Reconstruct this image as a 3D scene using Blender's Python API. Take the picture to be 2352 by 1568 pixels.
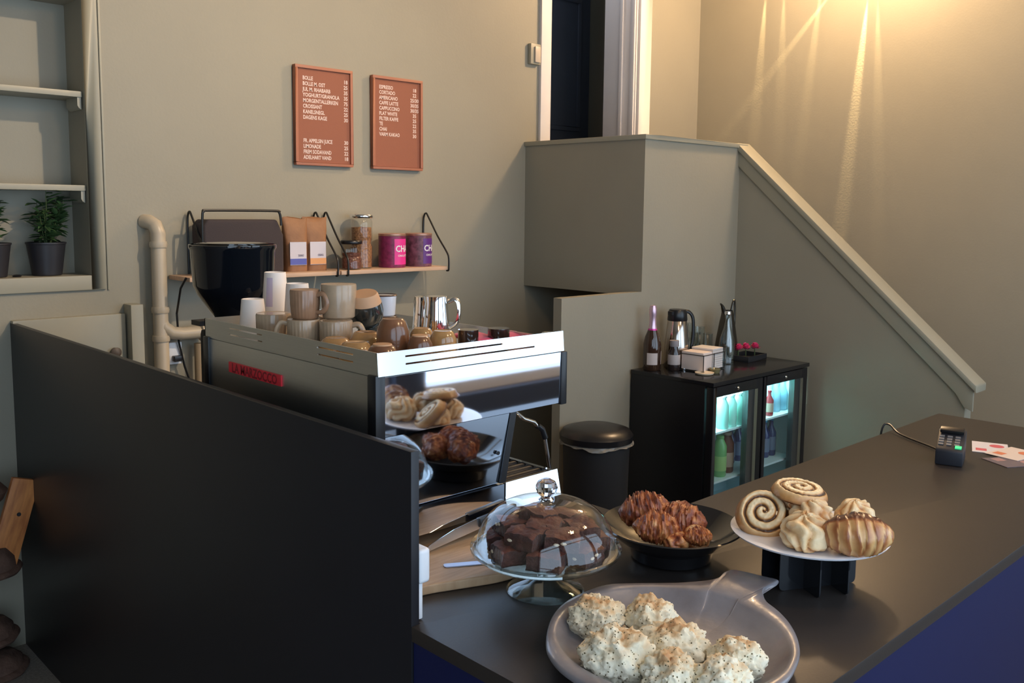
import bpy, bmesh, math, random
from math import pi, sin, cos, radians as R
from mathutils import Vector, Matrix, noise

# ------------------------------------------------------------------ scene, camera, light
for o in list(bpy.data.objects):
    bpy.data.objects.remove(o, do_unlink=True)
S = bpy.context.scene
COL = S.collection
S.view_settings.view_transform = 'Standard'
S.view_settings.look = 'None'
S.view_settings.gamma = 1.0
S.view_settings.use_curve_mapping = False
S.view_settings.exposure = 0.0

cam = bpy.data.cameras.new('camera'); camo = bpy.data.objects.new('camera', cam); COL.objects.link(camo)
cam.sensor_width = 36.0; cam.lens = 36.0 * 2100.5 / 2352; cam.shift_y = -70.2 / 2352
cam.clip_start = 0.05
yaw, pit, rol = 0.8061, 0.10973, 0.01051
F_ = Vector((cos(yaw)*cos(pit), sin(yaw)*cos(pit), -sin(pit)))
r_ = F_.cross(Vector((0, 0, 1))).normalized(); u_ = r_.cross(F_)
Rr = cos(rol)*r_ + sin(rol)*u_; Uu = -sin(rol)*r_ + cos(rol)*u_
camo.matrix_world = Matrix(((Rr.x, Uu.x, -F_.x, 0), (Rr.y, Uu.y, -F_.y, 0), (Rr.z, Uu.z, -F_.z, 1.65), (0, 0, 0, 1)))
S.camera = camo

W = bpy.data.worlds.new('world'); S.world = W; W.use_nodes = True
bg = W.node_tree.nodes['Background']
bg.inputs[0].default_value = (0.62, 0.80, 1.0, 1); bg.inputs[1].default_value = 2.9

WARM = (1.0, 0.78, 0.55)
def light(name, kind, loc, energy, color=WARM, size=0.05, aim=None, **kw):
    l = bpy.data.lights.new(name, kind); l.energy = energy; l.color = color
    if kind == 'AREA':
        l.shape = 'RECTANGLE'; l.size = kw.pop('sx', size); l.size_y = kw.pop('sy', size)
    else:
        l.shadow_soft_size = size
    for k, v in kw.items(): setattr(l, k, v)
    o = bpy.data.objects.new(name, l); COL.objects.link(o); o.location = loc
    if aim is not None:
        o.rotation_euler = (Vector(aim) - Vector(loc)).to_track_quat('-Z', 'Y').to_euler()
    return o
# sky light comes in through the shop window openings behind the camera (portals only guide sampling)
WIN = [(-1.5, 0.55), (0.8, 2.68), (2.86, 5.1)]
for a, b in WIN:
    p = light('window_daylight', 'AREA', ((a+b)/2, -0.72, 1.5), 1, (1, 1, 1), aim=((a+b)/2, 3, 1.5), sx=b-a, sy=3.0)
    p.data.cycles.is_portal = True

# ------------------------------------------------------------------ materials
MATS = {}
def mat(name, col, rough=0.5, metal=0.0, var=0.0, vscale=8.0, bump=0.0, bscale=60.0, spec=0.5, emit=None, estr=0.0,
        stretch=None, col2=None, trans=0.0, coat=0.0, sheen=0.0, sss=0.0):
    if name in MATS: return MATS[name]
    m = bpy.data.materials.new(name); m.use_nodes = True; nt = m.node_tree; N = nt.nodes; Lk = nt.links
    b = N['Principled BSDF']
    c = (*col, 1) if len(col) == 3 else col
    b.inputs['Base Color'].default_value = c
    b.inputs['Roughness'].default_value = rough; b.inputs['Metallic'].default_value = metal
    b.inputs['Specular IOR Level'].default_value = spec
    b.inputs['Transmission Weight'].default_value = trans
    b.inputs['Coat Weight'].default_value = coat
    b.inputs['Sheen Weight'].default_value = sheen
    if sss: b.inputs['Subsurface Weight'].default_value = sss; b.inputs['Subsurface Radius'].default_value = (0.01, 0.006, 0.003)
    if emit: b.inputs['Emission Color'].default_value = (*emit, 1); b.inputs['Emission Strength'].default_value = estr
    tc = N.new('ShaderNodeTexCoord'); mp = N.new('ShaderNodeMapping'); Lk.new(tc.outputs['Object'], mp.inputs['Vector'])
    if stretch: mp.inputs['Scale'].default_value = stretch
    if var or col2:
        n = N.new('ShaderNodeTexNoise'); n.inputs['Scale'].default_value = vscale; n.inputs['Detail'].default_value = 5
        Lk.new(mp.outputs[0], n.inputs['Vector'])
        rp = N.new('ShaderNodeValToRGB'); Lk.new(n.outputs['Fac'], rp.inputs['Fac'])
        rp.color_ramp.elements[0].position = 0.3; rp.color_ramp.elements[1].position = 0.7
        k = 1-var
        rp.color_ramp.elements[0].color = (c[0]*k, c[1]*k, c[2]*k, 1) if not col2 else (*col2, 1)
        rp.color_ramp.elements[1].color = (min(1, c[0]*(1+var)), min(1, c[1]*(1+var)), min(1, c[2]*(1+var)), 1) if not col2 else c
        Lk.new(rp.outputs[0], b.inputs['Base Color'])
    if bump:
        n2 = N.new('ShaderNodeTexNoise'); n2.inputs['Scale'].default_value = bscale; n2.inputs['Detail'].default_value = 4
        Lk.new(mp.outputs[0], n2.inputs['Vector'])
        bp = N.new('ShaderNodeBump'); bp.inputs['Strength'].default_value = bump; bp.inputs['Distance'].default_value = 0.01
        Lk.new(n2.outputs['Fac'], bp.inputs['Height']); Lk.new(bp.outputs[0], b.inputs['Normal'])
    MATS[name] = m
    return m

def glass(name, tint=(1, 1, 1), ior=1.5, extra=0.0, rough=0.0):
    if name in MATS: return MATS[name]
    m = bpy.data.materials.new(name); m.use_nodes = True; nt = m.node_tree; N = nt.nodes; Lk = nt.links
    N.remove(N['Principled BSDF']); out = N['Material Output']
    t = N.new('ShaderNodeBsdfTransparent'); t.inputs[0].default_value = (*tint, 1)
    g = N.new('ShaderNodeBsdfGlossy'); g.inputs['Roughness'].default_value = rough
    lw = N.new('ShaderNodeLayerWeight'); lw.inputs['Blend'].default_value = 0.5     # Schlick: f0 + (1-f0) * facing^5, same on both faces
    pw = N.new('ShaderNodeMath'); pw.operation = 'POWER'; pw.inputs[1].default_value = 5.0; Lk.new(lw.outputs['Facing'], pw.inputs[0])
    f0 = ((ior-1)/(ior+1))**2 + extra
    ad = N.new('ShaderNodeMath'); ad.operation = 'MULTIPLY_ADD'; ad.use_clamp = True; ad.inputs[1].default_value = 1-f0; ad.inputs[2].default_value = f0
    Lk.new(pw.outputs[0], ad.inputs[0])
    mx = N.new('ShaderNodeMixShader'); Lk.new(ad.outputs[0], mx.inputs[0]); Lk.new(t.outputs[0], mx.inputs[1]); Lk.new(g.outputs[0], mx.inputs[2])
    Lk.new(mx.outputs[0], out.inputs[0]); MATS[name] = m
    return m

def attr_mat(name, stops, rough=0.5, coat=0.0, bump=0.25, bscale=150, noise_amt=0.25, nscale=25, specks=None):
    """colour ramp driven by the mesh attribute 'tone' (crust to crumb) broken up by noise; optional seeds"""
    if name in MATS: return MATS[name]
    m = bpy.data.materials.new(name); m.use_nodes = True; nt = m.node_tree; N = nt.nodes; Lk = nt.links
    b = N['Principled BSDF']; b.inputs['Roughness'].default_value = rough; b.inputs['Coat Weight'].default_value = coat
    b.inputs['Coat Roughness'].default_value = 0.25
    at = N.new('ShaderNodeAttribute'); at.attribute_name = 'tone'
    tc = N.new('ShaderNodeTexCoord')
    n = N.new('ShaderNodeTexNoise'); n.inputs['Scale'].default_value = nscale; n.inputs['Detail'].default_value = 6
    Lk.new(tc.outputs['Object'], n.inputs['Vector'])
    sb = N.new('ShaderNodeMath'); sb.operation = 'SUBTRACT'; sb.inputs[1].default_value = 0.5; Lk.new(n.outputs['Fac'], sb.inputs[0])
    ma = N.new('ShaderNodeMath'); ma.operation = 'MULTIPLY_ADD'; ma.inputs[1].default_value = noise_amt*2
    Lk.new(sb.outputs[0], ma.inputs[0]); Lk.new(at.outputs['Fac'], ma.inputs[2])
    rp = N.new('ShaderNodeValToRGB'); cr = rp.color_ramp
    while len(cr.elements) < len(stops): cr.elements.new(0.5)
    for e, (p, c) in zip(cr.elements, stops): e.position = p; e.color = (*c, 1)
    Lk.new(ma.outputs[0], rp.inputs[0]); colout = rp.outputs[0]
    if specks:
        sc, thr, sc_col = specks
        v = N.new('ShaderNodeTexVoronoi'); v.inputs['Scale'].default_value = sc; Lk.new(tc.outputs['Object'], v.inputs['Vector'])
        lt = N.new('ShaderNodeMath'); lt.operation = 'LESS_THAN'; lt.inputs[1].default_value = thr; Lk.new(v.outputs['Distance'], lt.inputs[0])
        mx = N.new('ShaderNodeMix'); mx.data_type = 'RGBA'
        Lk.new(lt.outputs[0], mx.inputs['Factor']); Lk.new(colout, mx.inputs['A']); mx.inputs['B'].default_value = (*sc_col, 1)
        colout = mx.outputs['Result']
    Lk.new(colout, b.inputs['Base Color'])
    n2 = N.new('ShaderNodeTexNoise'); n2.inputs['Scale'].default_value = bscale; n2.inputs['Detail'].default_value = 5
    Lk.new(tc.outputs['Object'], n2.inputs['Vector'])
    bp = N.new('ShaderNodeBump'); bp.inputs['Strength'].default_value = bump; bp.inputs['Distance'].default_value = 0.004
    Lk.new(n2.outputs['Fac'], bp.inputs['Height']); Lk.new(bp.outputs[0], b.inputs['Normal'])
    MATS[name] = m
    return m

PAINT = mat('sage_wall_paint', (0.325, 0.300, 0.232), 0.6, var=0.03, vscale=2.5, bump=0.05, bscale=90)
PAINT2 = mat('sage_gloss_trim_paint', (0.345, 0.325, 0.25), 0.4, var=0.03, vscale=4)
WHITE = mat('white_gloss_paint', (0.80, 0.76, 0.74), 0.35, var=0.02)
CEIL = mat('ceiling_white', (0.36, 0.34, 0.31), 0.7)
FLOOR = mat('speckled_concrete', (0.30, 0.26, 0.22), 0.6, col2=(0.17, 0.15, 0.13), vscale=120)
BLACKLAM = mat('black_panel_laminate', (0.013, 0.013, 0.017), 0.38, var=0.08, vscale=3, spec=0.4)
TOPLAM = mat('dark_worktop_laminate', (0.034, 0.027, 0.024), 0.38, var=0.06, vscale=5, bump=0.02, bscale=200, spec=.38)
STEEL = mat('brushed_steel', (0.60, 0.60, 0.57), 0.38, 1.0, var=0.04, stretch=(1, 1, 60), bump=0.015, bscale=25)
MIRROR = mat('polished_steel', (0.72, 0.80, 0.94), 0.035, 1.0)
CHROME = mat('chrome', (0.85, 0.85, 0.86), 0.06, 1.0)
BLK = mat('black_plastic', (0.012, 0.012, 0.014), 0.3)
BLKM = mat('matte_black', (0.014, 0.014, 0.016), 0.65)
BLKWIRE = mat('black_wire', (0.015, 0.015, 0.015), 0.4)
GLASS = glass('clear_thin_glass', (0.97, 0.98, 0.97), 1.45, 0.025)

# ------------------------------------------------------------------ mesh builder
class MB:
    def __init__(s): s.v = []; s.f = []; s.m = []; s.tone = {}
    def add(s, vs, fs, mi=0, M=None, tone=None):
        o = len(s.v)
        for i, p in enumerate(vs):
            p = Vector(p); s.v.append(M @ p if M is not None else p)
            if tone is not None: s.tone[o+i] = tone[i]
        for f in fs: s.f.append([o+i for i in f]); s.m.append(mi)
        return s
    def box(s, a, b, mi=0, M=None, n=1):
        x0, y0, z0 = a; x1, y1, z1 = b
        return s.add([(x0,y0,z0),(x1,y0,z0),(x1,y1,z0),(x0,y1,z0),(x0,y0,z1),(x1,y0,z1),(x1,y1,z1),(x0,y1,z1)],
                     [(0,3,2,1),(4,5,6,7),(0,1,5,4),(1,2,6,5),(2,3,7,6),(3,0,4,7)], mi, M)
    def lathe(s, prof, n=40, mi=0, M=None, rib=None, close=False):
        vs = []; fs = []
        for r, z in prof:
            for k in range(n):
                a = 2*pi*k/n; rr = r*(1+rib(a, z)) if rib else r
                vs.append((rr*cos(a), rr*sin(a), z))
        m = len(prof)
        for i in range(m-1):
            for k in range(n):
                k2 = (k+1) % n; fs.append((i*n+k, i*n+k2, (i+1)*n+k2, (i+1)*n+k))
        if prof[0][0] > 1e-6: fs.append(tuple(range(n-1, -1, -1)))
        if prof[-1][0] > 1e-6 and not close: fs.append(tuple((m-1)*n+k for k in range(n)))
        return s.add(vs, fs, mi, M)
    def tube(s, pts, r, n=10, mi=0, M=None, cap=True, flat=1.0):
        pts = [Vector(p) for p in pts]; vs = []; fs = []; m = len(pts); up = None
        for i, p in enumerate(pts):
            t = (pts[min(i+1, m-1)] - pts[max(i-1, 0)]).normalized()
            if up is None: up = t.orthogonal().normalized()
            up = (up - t*up.dot(t)).normalized(); w = t.cross(up)
            rr = r[i] if isinstance(r, (list, tuple)) else r
            for k in range(n):
                a = 2*pi*k/n; vs.append(p + up*cos(a)*rr*flat + w*sin(a)*rr)
        for i in range(m-1):
            for k in range(n):
                k2 = (k+1) % n; fs.append((i*n+k, i*n+k2, (i+1)*n+k2, (i+1)*n+k))
        if cap: fs.append(tuple(range(n-1, -1, -1))); fs.append(tuple((m-1)*n+k for k in range(n)))
        return s.add(vs, fs, mi, M)
    def prism(s, poly, z0, z1, mi=0, M=None):
        n = len(poly); vs = [(x, y, z0) for x, y in poly] + [(x, y, z1) for x, y in poly]
        fs = [tuple(range(n-1, -1, -1)), tuple(range(n, 2*n))] + [(k, (k+1) % n, n+(k+1) % n, n+k) for k in range(n)]
        return s.add(vs, fs, mi, M)
    def build(s, name, mats, parent=None, loc=(0, 0, 0), rot=(0, 0, 0), smooth=40, bevel=0.0, bseg=2, label=None):
        me = bpy.data.meshes.new(name)
        me.from_pydata([tuple(v) for v in s.v], [], s.f)
        if not isinstance(mats, (list, tuple)): mats = [mats]
        for m in mats: me.materials.append(m)
        me.polygons.foreach_set('material_index', s.m)
        if s.tone:
            at = me.attributes.new('tone', 'FLOAT', 'POINT')
            for i, t in s.tone.items(): at.data[i].value = t
        bm = bmesh.new(); bm.from_mesh(me)
        bmesh.ops.remove_doubles(bm, verts=bm.verts, dist=1e-6)
        bmesh.ops.recalc_face_normals(bm, faces=bm.faces)
        if bevel:
            ed = [e for e in bm.edges if len(e.link_faces) == 2 and e.calc_face_angle(0) > R(35)]
            bmesh.ops.bevel(bm, geom=ed, offset=bevel, segments=bseg, affect='EDGES', profile=0.6, clamp_overlap=True)
        bm.to_mesh(me); bm.free()
        if smooth:
            me.polygons.foreach_set('use_smooth', [True]*len(me.polygons))
            me.set_sharp_from_angle(angle=R(smooth))
        o = bpy.data.objects.new(name, me); COL.objects.link(o)
        o.location = loc; o.rotation_euler = rot
        if parent: o.parent = parent
        if label: o['label'] = label
        return o

def tag(o, label, cat, group=None, kind=None):
    o['label'] = label; o['category'] = cat
    if group: o['group'] = group
    if kind: o['kind'] = kind
    return o
def thing(name, label, cat, loc=(0, 0, 0), rot=(0, 0, 0), group=None):
    o = bpy.data.objects.new(name, None); COL.objects.link(o); o.empty_display_size = 0.05
    o.location = loc; o.rotation_euler = rot
    return tag(o, label, cat, group)
def struct(name, mb, m, **kw):
    o = mb.build(name, m, smooth=kw.pop('smooth', 30), **kw); o['kind'] = 'structure'
    return o
def copy_tree(o, parent=None):
    c = o.copy(); COL.objects.link(c)
    if parent is not None: c.parent = parent; c.matrix_parent_inverse = o.matrix_parent_inverse.copy()
    for ch in list(o.children): copy_tree(ch, c)
    return c
def put(o, loc, rot=None, label=None, scale=None):
    o.location = loc
    if rot is not None: o.rotation_euler = rot
    if label: o['label'] = label
    if scale: o.scale = (scale,)*3 if not isinstance(scale, (tuple, list)) else scale
    return o
def T(x, y, z): return Matrix.Translation((x, y, z))
def RX(a): return Matrix.Rotation(a, 4, 'X')
def RY(a): return Matrix.Rotation(a, 4, 'Y')
def RZ(a): return Matrix.Rotation(a, 4, 'Z')

def text_mesh(lines, M=None):
    """lines: (string, x, y, size, align, xscale) -> merged verts/faces"""
    vs = []; fs = []
    for s_, x, y, size, al, xs in lines:
        cu = bpy.data.curves.new('txt', 'FONT'); cu.body = s_; cu.size = size; cu.align_x = al; cu.resolution_u = 2; cu.offset = size*0.025
        ob = bpy.data.objects.new('txt', cu); COL.objects.link(ob)
        bpy.context.view_layer.update()
        me = bpy.data.meshes.new_from_object(ob)
        o = len(vs)
        for v in me.vertices: vs.append(Vector((v.co.x*xs + x, v.co.y + y, 0)))
        for p in me.polygons: fs.append([o+i for i in p.vertices])
        bpy.data.objects.remove(ob, do_unlink=True); bpy.data.curves.remove(cu); bpy.data.meshes.remove(me)
    if M is not None: vs = [M @ v for v in vs]
    return vs, fs
def decal(name, lines, M, m, parent, label=None, wrap=None):
    vs, fs = text_mesh(lines, M if wrap is None else None)
    if wrap: r, a0 = wrap; vs = [Vector((r*cos(a0 + v.x/r), r*sin(a0 + v.x/r), v.y)) for v in vs]
    mb = MB(); mb.add(vs, fs)
    me = bpy.data.meshes.new(name); me.from_pydata([tuple(v) for v in mb.v], [], mb.f); me.materials.append(m)
    o = bpy.data.objects.new(name, me); COL.objects.link(o); o.parent = parent
    if label: o['label'] = label
    return o

# ------------------------------------------------------------------ room shell
YB, XR, XL, YF, ZC = 3.648, 5.20, -1.6, -0.6, 3.7
struct('floor', MB().box((XL-.2, YF-.2, -0.1), (XR+.2, YB+2.0, 0)), FLOOR)
struct('ceiling', MB().box((XL-.2, YF-.2, ZC), (XR+.2, YB+2.0, ZC+.1)), CEIL)
# back wall pieces round the niche and the door opening
NX0, NX1, NZ0, NZ1, ND = 0.15, 1.257, 1.385, 2.415, 0.175
DX0, DX1, DZ1, LZ = 3.765, 4.55, 3.35, 1.22
T2 = 0.26
w = MB()
w.box((XL-.2, YB, 0), (NX0, YB+T2, ZC)); w.box((NX0, YB, 0), (NX1, YB+T2, NZ0)); w.box((NX0, YB, NZ1), (NX1, YB+T2, ZC))
w.box((NX0, YB+ND, NZ0), (NX1, YB+T2, NZ1))
w.box((NX1, YB, 0), (DX0, YB+T2, ZC)); w.box((DX0, YB, 0), (DX1, YB+T2, LZ)); w.box((DX0, YB, DZ1), (DX1, YB+T2, ZC))
w.box((DX1, YB, 0), (XR+.2, YB+T2, ZC))
struct('wall_back', w, PAINT, smooth=0)
struct('wall_right', MB().box((XR, YF-.2, 0), (XR+.2, YB+2.0, ZC)), PAINT)
struct('wall_left', MB().box((XL-.2, YF-.2, 0), (XL, YB, ZC)), mat('umber_wall_paint', (0.20, 0.18, 0.14), 0.6))
w = MB(); xs = [XL] + [v for p in WIN for v in p] + [XR]
for a, b in zip(xs[0::2], xs[1::2]): w.box((a, YF-.2, 0), (b, YF, ZC))
for a, b in WIN: w.box((a, YF-.2, 0), (b, YF, 0.58 if a > 0 else .03)); w.box((a, YF-.2, 3.0), (b, YF, ZC))
struct('wall_front', w, mat('dark_blue_front_paint', (0.045, 0.06, 0.10), 0.5))
for i, (a, b) in enumerate(WIN):
    f = MB()
    for x in (a+.03, b-.03): f.box((x-.03, YF-.14, .58 if a > 0 else .03), (x+.03, YF-.06, 3.0))
    for z in (.61, 2.5, 2.97): f.box((a, YF-.14, z-.03), (b, YF-.06, z+.03))
    struct('window_%d' % (i+1), f, WHITE)
# passage seen behind the open door
w = MB(); w.box((3.3, YB+T2, 0), (DX0-.35, YB+2.0, ZC)); w.box((3.3, YB+1.9, 0), (XR+.2, YB+2.0, ZC))
struct('wall_passage', w, mat('blue_grey_hall_paint', (0.12, 0.14, 0.17), 0.6))
light('passage_fill', 'POINT', (3.98, YB+.45, 3.35), 5, (.80, .86, 1.0), .1)  # added fill that brightens the dark passage and the door reveal
# niche trim, shelves
t = MB()
t.box((NX1, YB-.012, NZ0-.055), (1.312, YB, 2.6)); t.box((0.0, YB-.012, NZ0-.055), (NX1, YB, NZ0)); t.box((0.0, YB-.012, NZ1), (NX1, YB, 2.6))
t.box((1.318, YB-.006, NZ0-.06), (1.326, YB, 2.6))
struct('trim_1', t, PAINT2, bevel=.002)
for i, z in enumerate((2.076, 1.727)):
    s_ = thing('niche_shelf', ['upper grey-green painted board shelf in the wall niche, empty', 'lower grey-green painted board shelf in the wall niche, above the plants'][i], 'shelf', (0, YB, z))
    MB().box((NX0, .004, -.022), (NX1-.004, ND, 0)).build('board', PAINT2, s_, bevel=.003)
    MB().prism([(0, 0), (.014, 0), (.014, -.045), (.006, -.04), (0, -.03)], 0, .12, 0, RX(pi/2) @ T(0, 0, 0)).build('bracket', PAINT2, s_, loc=(NX1-.02, .13, -.022))
# lower boxed-in panel and post below the niche
struct('trim_2', MB().box((0.969, YB-.03, 0), (1.372, YB, 1.232)), PAINT2, bevel=.004)
struct('trim_3', MB().box((1.376, YB-.075, 0), (1.425, YB, 1.268)), PAINT2, bevel=.004)

# staircase box: parapet, landing, stair wall, handrail
XB, YL, XS = 3.59, 2.816, 4.429
b = MB(); b.box((XB, YL, 1.2545), (XB+.09, YB, 2.0)); b.box((XB+.09, YL, 1.2545), (XS, YL+.09, 2.0)); b.box((XB, YL+.055, 1.232), (XS, YB, 1.2544))
struct('wall_landing', b, PAINT, smooth=0)
b = MB(); b.box((XB-.012, YL-.012, 2.0), (XB+.10, YB, 2.024)); b.box((XB+.10, YL-.012, 2.0), (XS+.06, YL+.10, 2.024))
struct('trim_4', b, PAINT2, bevel=.003)
struct('wall_lower', MB().box((3.012, YL, 0), (XS, YL+.05, 1.2545)).box((XS-.05, YL+.05, 0), (XS, YB, 1.23)), PAINT, smooth=0)
ys = [(2.816, 2.0), (1.56, 0.893), (1.56, 0.0), (2.816, 0.0)]
MX = Matrix(((0, 0, 1, 0), (1, 0, 0, 0), (0, 1, 0, 0), (0, 0, 0, 1)))   # (y,z,x) -> world
struct('wall_stair', MB().prism(ys, XS, XS+.08, 0, MX), PAINT, smooth=0)
struct('trim_5', MB().prism([(2.83, 2.0), (1.522, .845), (1.522, .745), (1.56, .76), (1.60, .82), (2.83, 1.915)], XS-.014, XS+.001, 0, MX), PAINT2, bevel=.002)
hr = thing('handrail', 'grey-green sloping handrail capping the staircase wall down to the right', 'handrail', (XS, 2.82, 2.03))
MB().prism([(0.0, 0.0), (-1.315, -1.160), (-1.315, -1.195), (0.0, -.04)], -.03, .10, 0, MX).build('rail', PAINT2, hr, bevel=.008)
# stairs between the stair wall and the right wall
st = MB(); n = 8
for k in range(n):
    st.box((XS+.08, 1.45+k*.17, 0), (XR, 1.45+(k+1)*.17, (k+1)*1.2/n))
struct('trim_6', st, mat('stair_paint', (0.10, 0.095, 0.08), 0.5))
struct('trim_7', MB().box((XS+.08, 2.81, 1.1), (XR, YB, 1.2)), MATS['stair_paint'])

# door with its casing
d = MB(); d.box((3.687, YB-.02, LZ), (3.765, YB, DZ1+.08)); d.box((DX1, YB-.02, LZ), (4.662, YB, DZ1+.08)); d.box((3.687, YB-.02, DZ1), (4.662, YB, DZ1+.08))
d.box((DX1-.012, YB, LZ), (DX1, YB+T2, DZ1)); d.box((DX1-.028, YB+.10, LZ), (DX1-.012, YB+.125, DZ1)); d.box((DX1-.022, YB+.01, LZ), (DX1-.012, YB+.045, DZ1))
struct('trim_8', d, WHITE, bevel=.003)
dm = mat('dark_blue_door_paint', (0.035, 0.045, 0.065), 0.4, var=.05)
jm = mat('blue_grey_jamb_paint', (0.16, 0.17, 0.20), 0.4)
dj = MB(); dj.box((3.765, YB+.02, LZ), (3.80, YB+.26, DZ1)); dj.box((3.80, YB+.20, LZ), (3.90, YB+.24, DZ1)); dj.box((3.90, YB+.215, LZ), (3.955, YB+.235, DZ1))
struct('trim_9', dj, jm, bevel=.002)
dr = MB().box((3.90, YB+.75, LZ), (4.95, YB+.79, 3.3)); do = struct('door_1', dr, dm)
for (x0, x1, z0, z1) in ((4.02, 4.38, 1.35, 2.05), (4.5, 4.85, 1.35, 2.05), (4.02, 4.38, 2.2, 3.1), (4.5, 4.85, 2.2, 3.1)):
    q = MB()
    q.box((x0, YB+.738, z0), (x1, YB+.75, z0+.03)); q.box((x0, YB+.738, z1-.03), (x1, YB+.75, z1)); q.box((x0, YB+.738, z0+.03), (x0+.03, YB+.75, z1-.03)); q.box((x1-.03, YB+.738, z0+.03), (x1, YB+.75, z1-.03))
    q.build('door_panel_moulding', dm, do, bevel=.003)
MB().tube([(4.10, YB+.745, 2.13), (4.10, YB+.69, 2.13), (4.22, YB+.69, 2.13)], .012).build('door_handle', BLK, do)
MB().box((3.80, YB+.19, 2.31), (3.825, YB+.20, 2.36)).build('door_lock', BLK, do)

# light switch on the back wall beside the casing
sw = thing('light_switch', 'beige wall switch box left of the white door casing', 'switch', (3.636, YB, 2.50))
MB().box((-.038, -.026, -.055), (.038, 0, .055)).build('housing', PAINT2, sw, bevel=.004)
MB().box((-.012, -.036, -.045), (.030, -.026, .04)).build('rocker', mat('ivory_plastic', (.55, .47, .38), .35), sw, bevel=.004)

# pipes
PIPE = mat('cream_pipe_paint', (0.50, 0.42, 0.31), 0.35, var=.04)
pp = thing('drain_pipe', 'thick cream painted drain pipe with a tee running up the back wall', 'pipe', (1.50, YB-.055, 0))
MB().tube([(0, 0, 0.02), (0, 0, 1.545), (-.006, .012, 1.575), (-.02, .035, 1.588), (-.03, .06, 1.59)], .029, 20).build('upright', PIPE, pp)
for z in (1.50, 1.24, 1.125):
    MB().lathe([(.033, z-.012), (.035, z), (.033, z+.012)], 20).build('collar', PIPE, pp)
MB().tube([(0, 0, 1.20), (.01, -.005, 1.17), (.04, -.01, 1.145), (.08, -.01, 1.138), (.165, -.01, 1.138)], .026, 18).build('branch', PIPE, pp)
MB().lathe([(.026, 0), (.036, .004), (.036, .035), (.028, .04)], 20, 0, T(.155, -.01, 1.138) @ RY(pi/2)).build('end_cap', PIPE, pp, label='cream cap closing the side branch')
pq = tag(MB().tube([(0, 0, .02), (0, 0, 1.09)], .016, 12).tube([(.045, 0, .02), (.045, 0, 1.09)], .014, 12).build('water_pipe', mat('ochre_pipe', (.30, .22, .13), .5), loc=(1.655, YB-.05, 0)),
         'pair of thin ochre pipes rising behind the coffee machine', 'pipe')
so = thing('wall_socket', 'white wall socket with a black plug, beside the cream pipe', 'socket', (1.566, YB, 1.055))
MB().box((-.027, -.035, -.045), (.027, 0, .045)).build('plate', mat('white_plastic', (.78, .80, .84), .35), so, bevel=.004)
MB().box((-.016, -.06, -.032), (.016, -.035, -.008)).build('plug', BLK, so, bevel=.004)
tag(MB().lathe([(.0, 0), (.018, .004), (.02, .02), (.0, .035)], 14, 0, RX(pi/2)).build('pipe_knob', mat('brown_knob', (.12, .09, .07), .5), loc=(1.325, YB-.03, 1.084)),
    'small dark round knob on the low wall panel', 'knob')
tag(MB().tube([(1.555, 3.47, 1.372), (1.545, 3.50, 1.33), (1.570, 3.60, 1.22), (1.575, 3.60, 1.10), (1.60, 3.61, 1.0), (1.64, 3.60, .86), (1.65, 3.6, .70)], .0045, 8).build('power_cord', BLK),
    'thin black cord hanging down the wall from the shelf end', 'cord')

# ------------------------------------------------------------------ counter and black screen
XP = 0.967
ct = thing('service_counter', 'long black counter with dark brown worktop carrying the pastries', 'counter', (0, 0, 0))
c = MB(); c.prism([(XP, .647), (3.535, .647), (3.535, 1.338), (1.735, 1.338), (1.735, 3.48), (XP+.02, 3.48), (XP+.02, 1.262), (XP, 1.262)], .872, .90)
c.build('worktop', TOPLAM, ct, bevel=.0015)
c = MB(); c.box((XP+.004, .652, 0), (3.53, .69, .872)); c.box((XP+.004, .69, 0), (XP+.04, 1.26, .872)); c.box((XP+.02, 1.26, 0), (XP+.04, 3.48, .872)); c.box((3.49, .69, 0), (3.53, 1.32, .872)); c.box((XP+.04, 1.29, 0), (3.49, 1.32, .872)); c.box((1.69, 1.32, 0), (1.72, 3.48, .872))
c.build('front_panel', mat('navy_black_laminate', (0.006, 0.010, 0.060), 0.5, spec=.3), ct)
tag(MB().box((XP, 1.262, .0), (XP+.018, YB-.002, 1.2225)).build('screen_panel', BLACKLAM, bevel=.001), 'large matt black upright screen board hiding the side of the coffee machine', 'panel')
ws = thing('socket_box', 'white plastic socket box fixed behind the near end of the black screen', 'socket box', (.999, 1.262, .902))
MB().box((-.0135, 0, .07), (.013, .085, .135)).build('housing', MATS['white_plastic'], ws, bevel=.008, bseg=3)
MB().box((-.0135, .01, 0), (.002, .07, .07)).build('lower_plate', MATS['white_plastic'], ws, bevel=.002)

# ------------------------------------------------------------------ coffee machine
BEFORE_MACHINE = set(bpy.data.objects)
X0, X1, Y0, Y1 = 1.141, 1.728, 1.610, 2.435
mc = thing('espresso_machine', 'large stainless steel espresso machine covered with cups', 'coffee machine', (X0, Y0, .90))
DX, DY = X1-X0, Y1-Y0
m = MB()   # upper body core
m.box((.012, .012, .256), (DX-.012, DY-.012, .385)); m.build('body', BLKM, mc)
m = MB(); m.box((.018, 0.0, -.067), (DX-.004, .010, .067)); m.build('side_panel', MIRROR, mc, smooth=0, loc=(0, 0.0, .317), rot=(R(1.2), 0, 0), label='mirror-polished side panel')
m = MB(); m.box((0.0, .03, .25), (.012, DY-.03, .385)); m.build('back_panel', STEEL, mc, bevel=.001)
m = MB()
for a_, b_ in (((-.006, -.004, .236), (.020, .028, .39)), ((-.006, DY-.03, .236), (.020, DY+.002, .39)), ((DX-.006, -.004, .245), (DX+.016, .024, .385)), ((DX-.006, DY-.03, .245), (DX+.016, DY, .385))):
    MB().box(a_, b_).build('corner_post', BLK, mc, bevel=.003)
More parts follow.
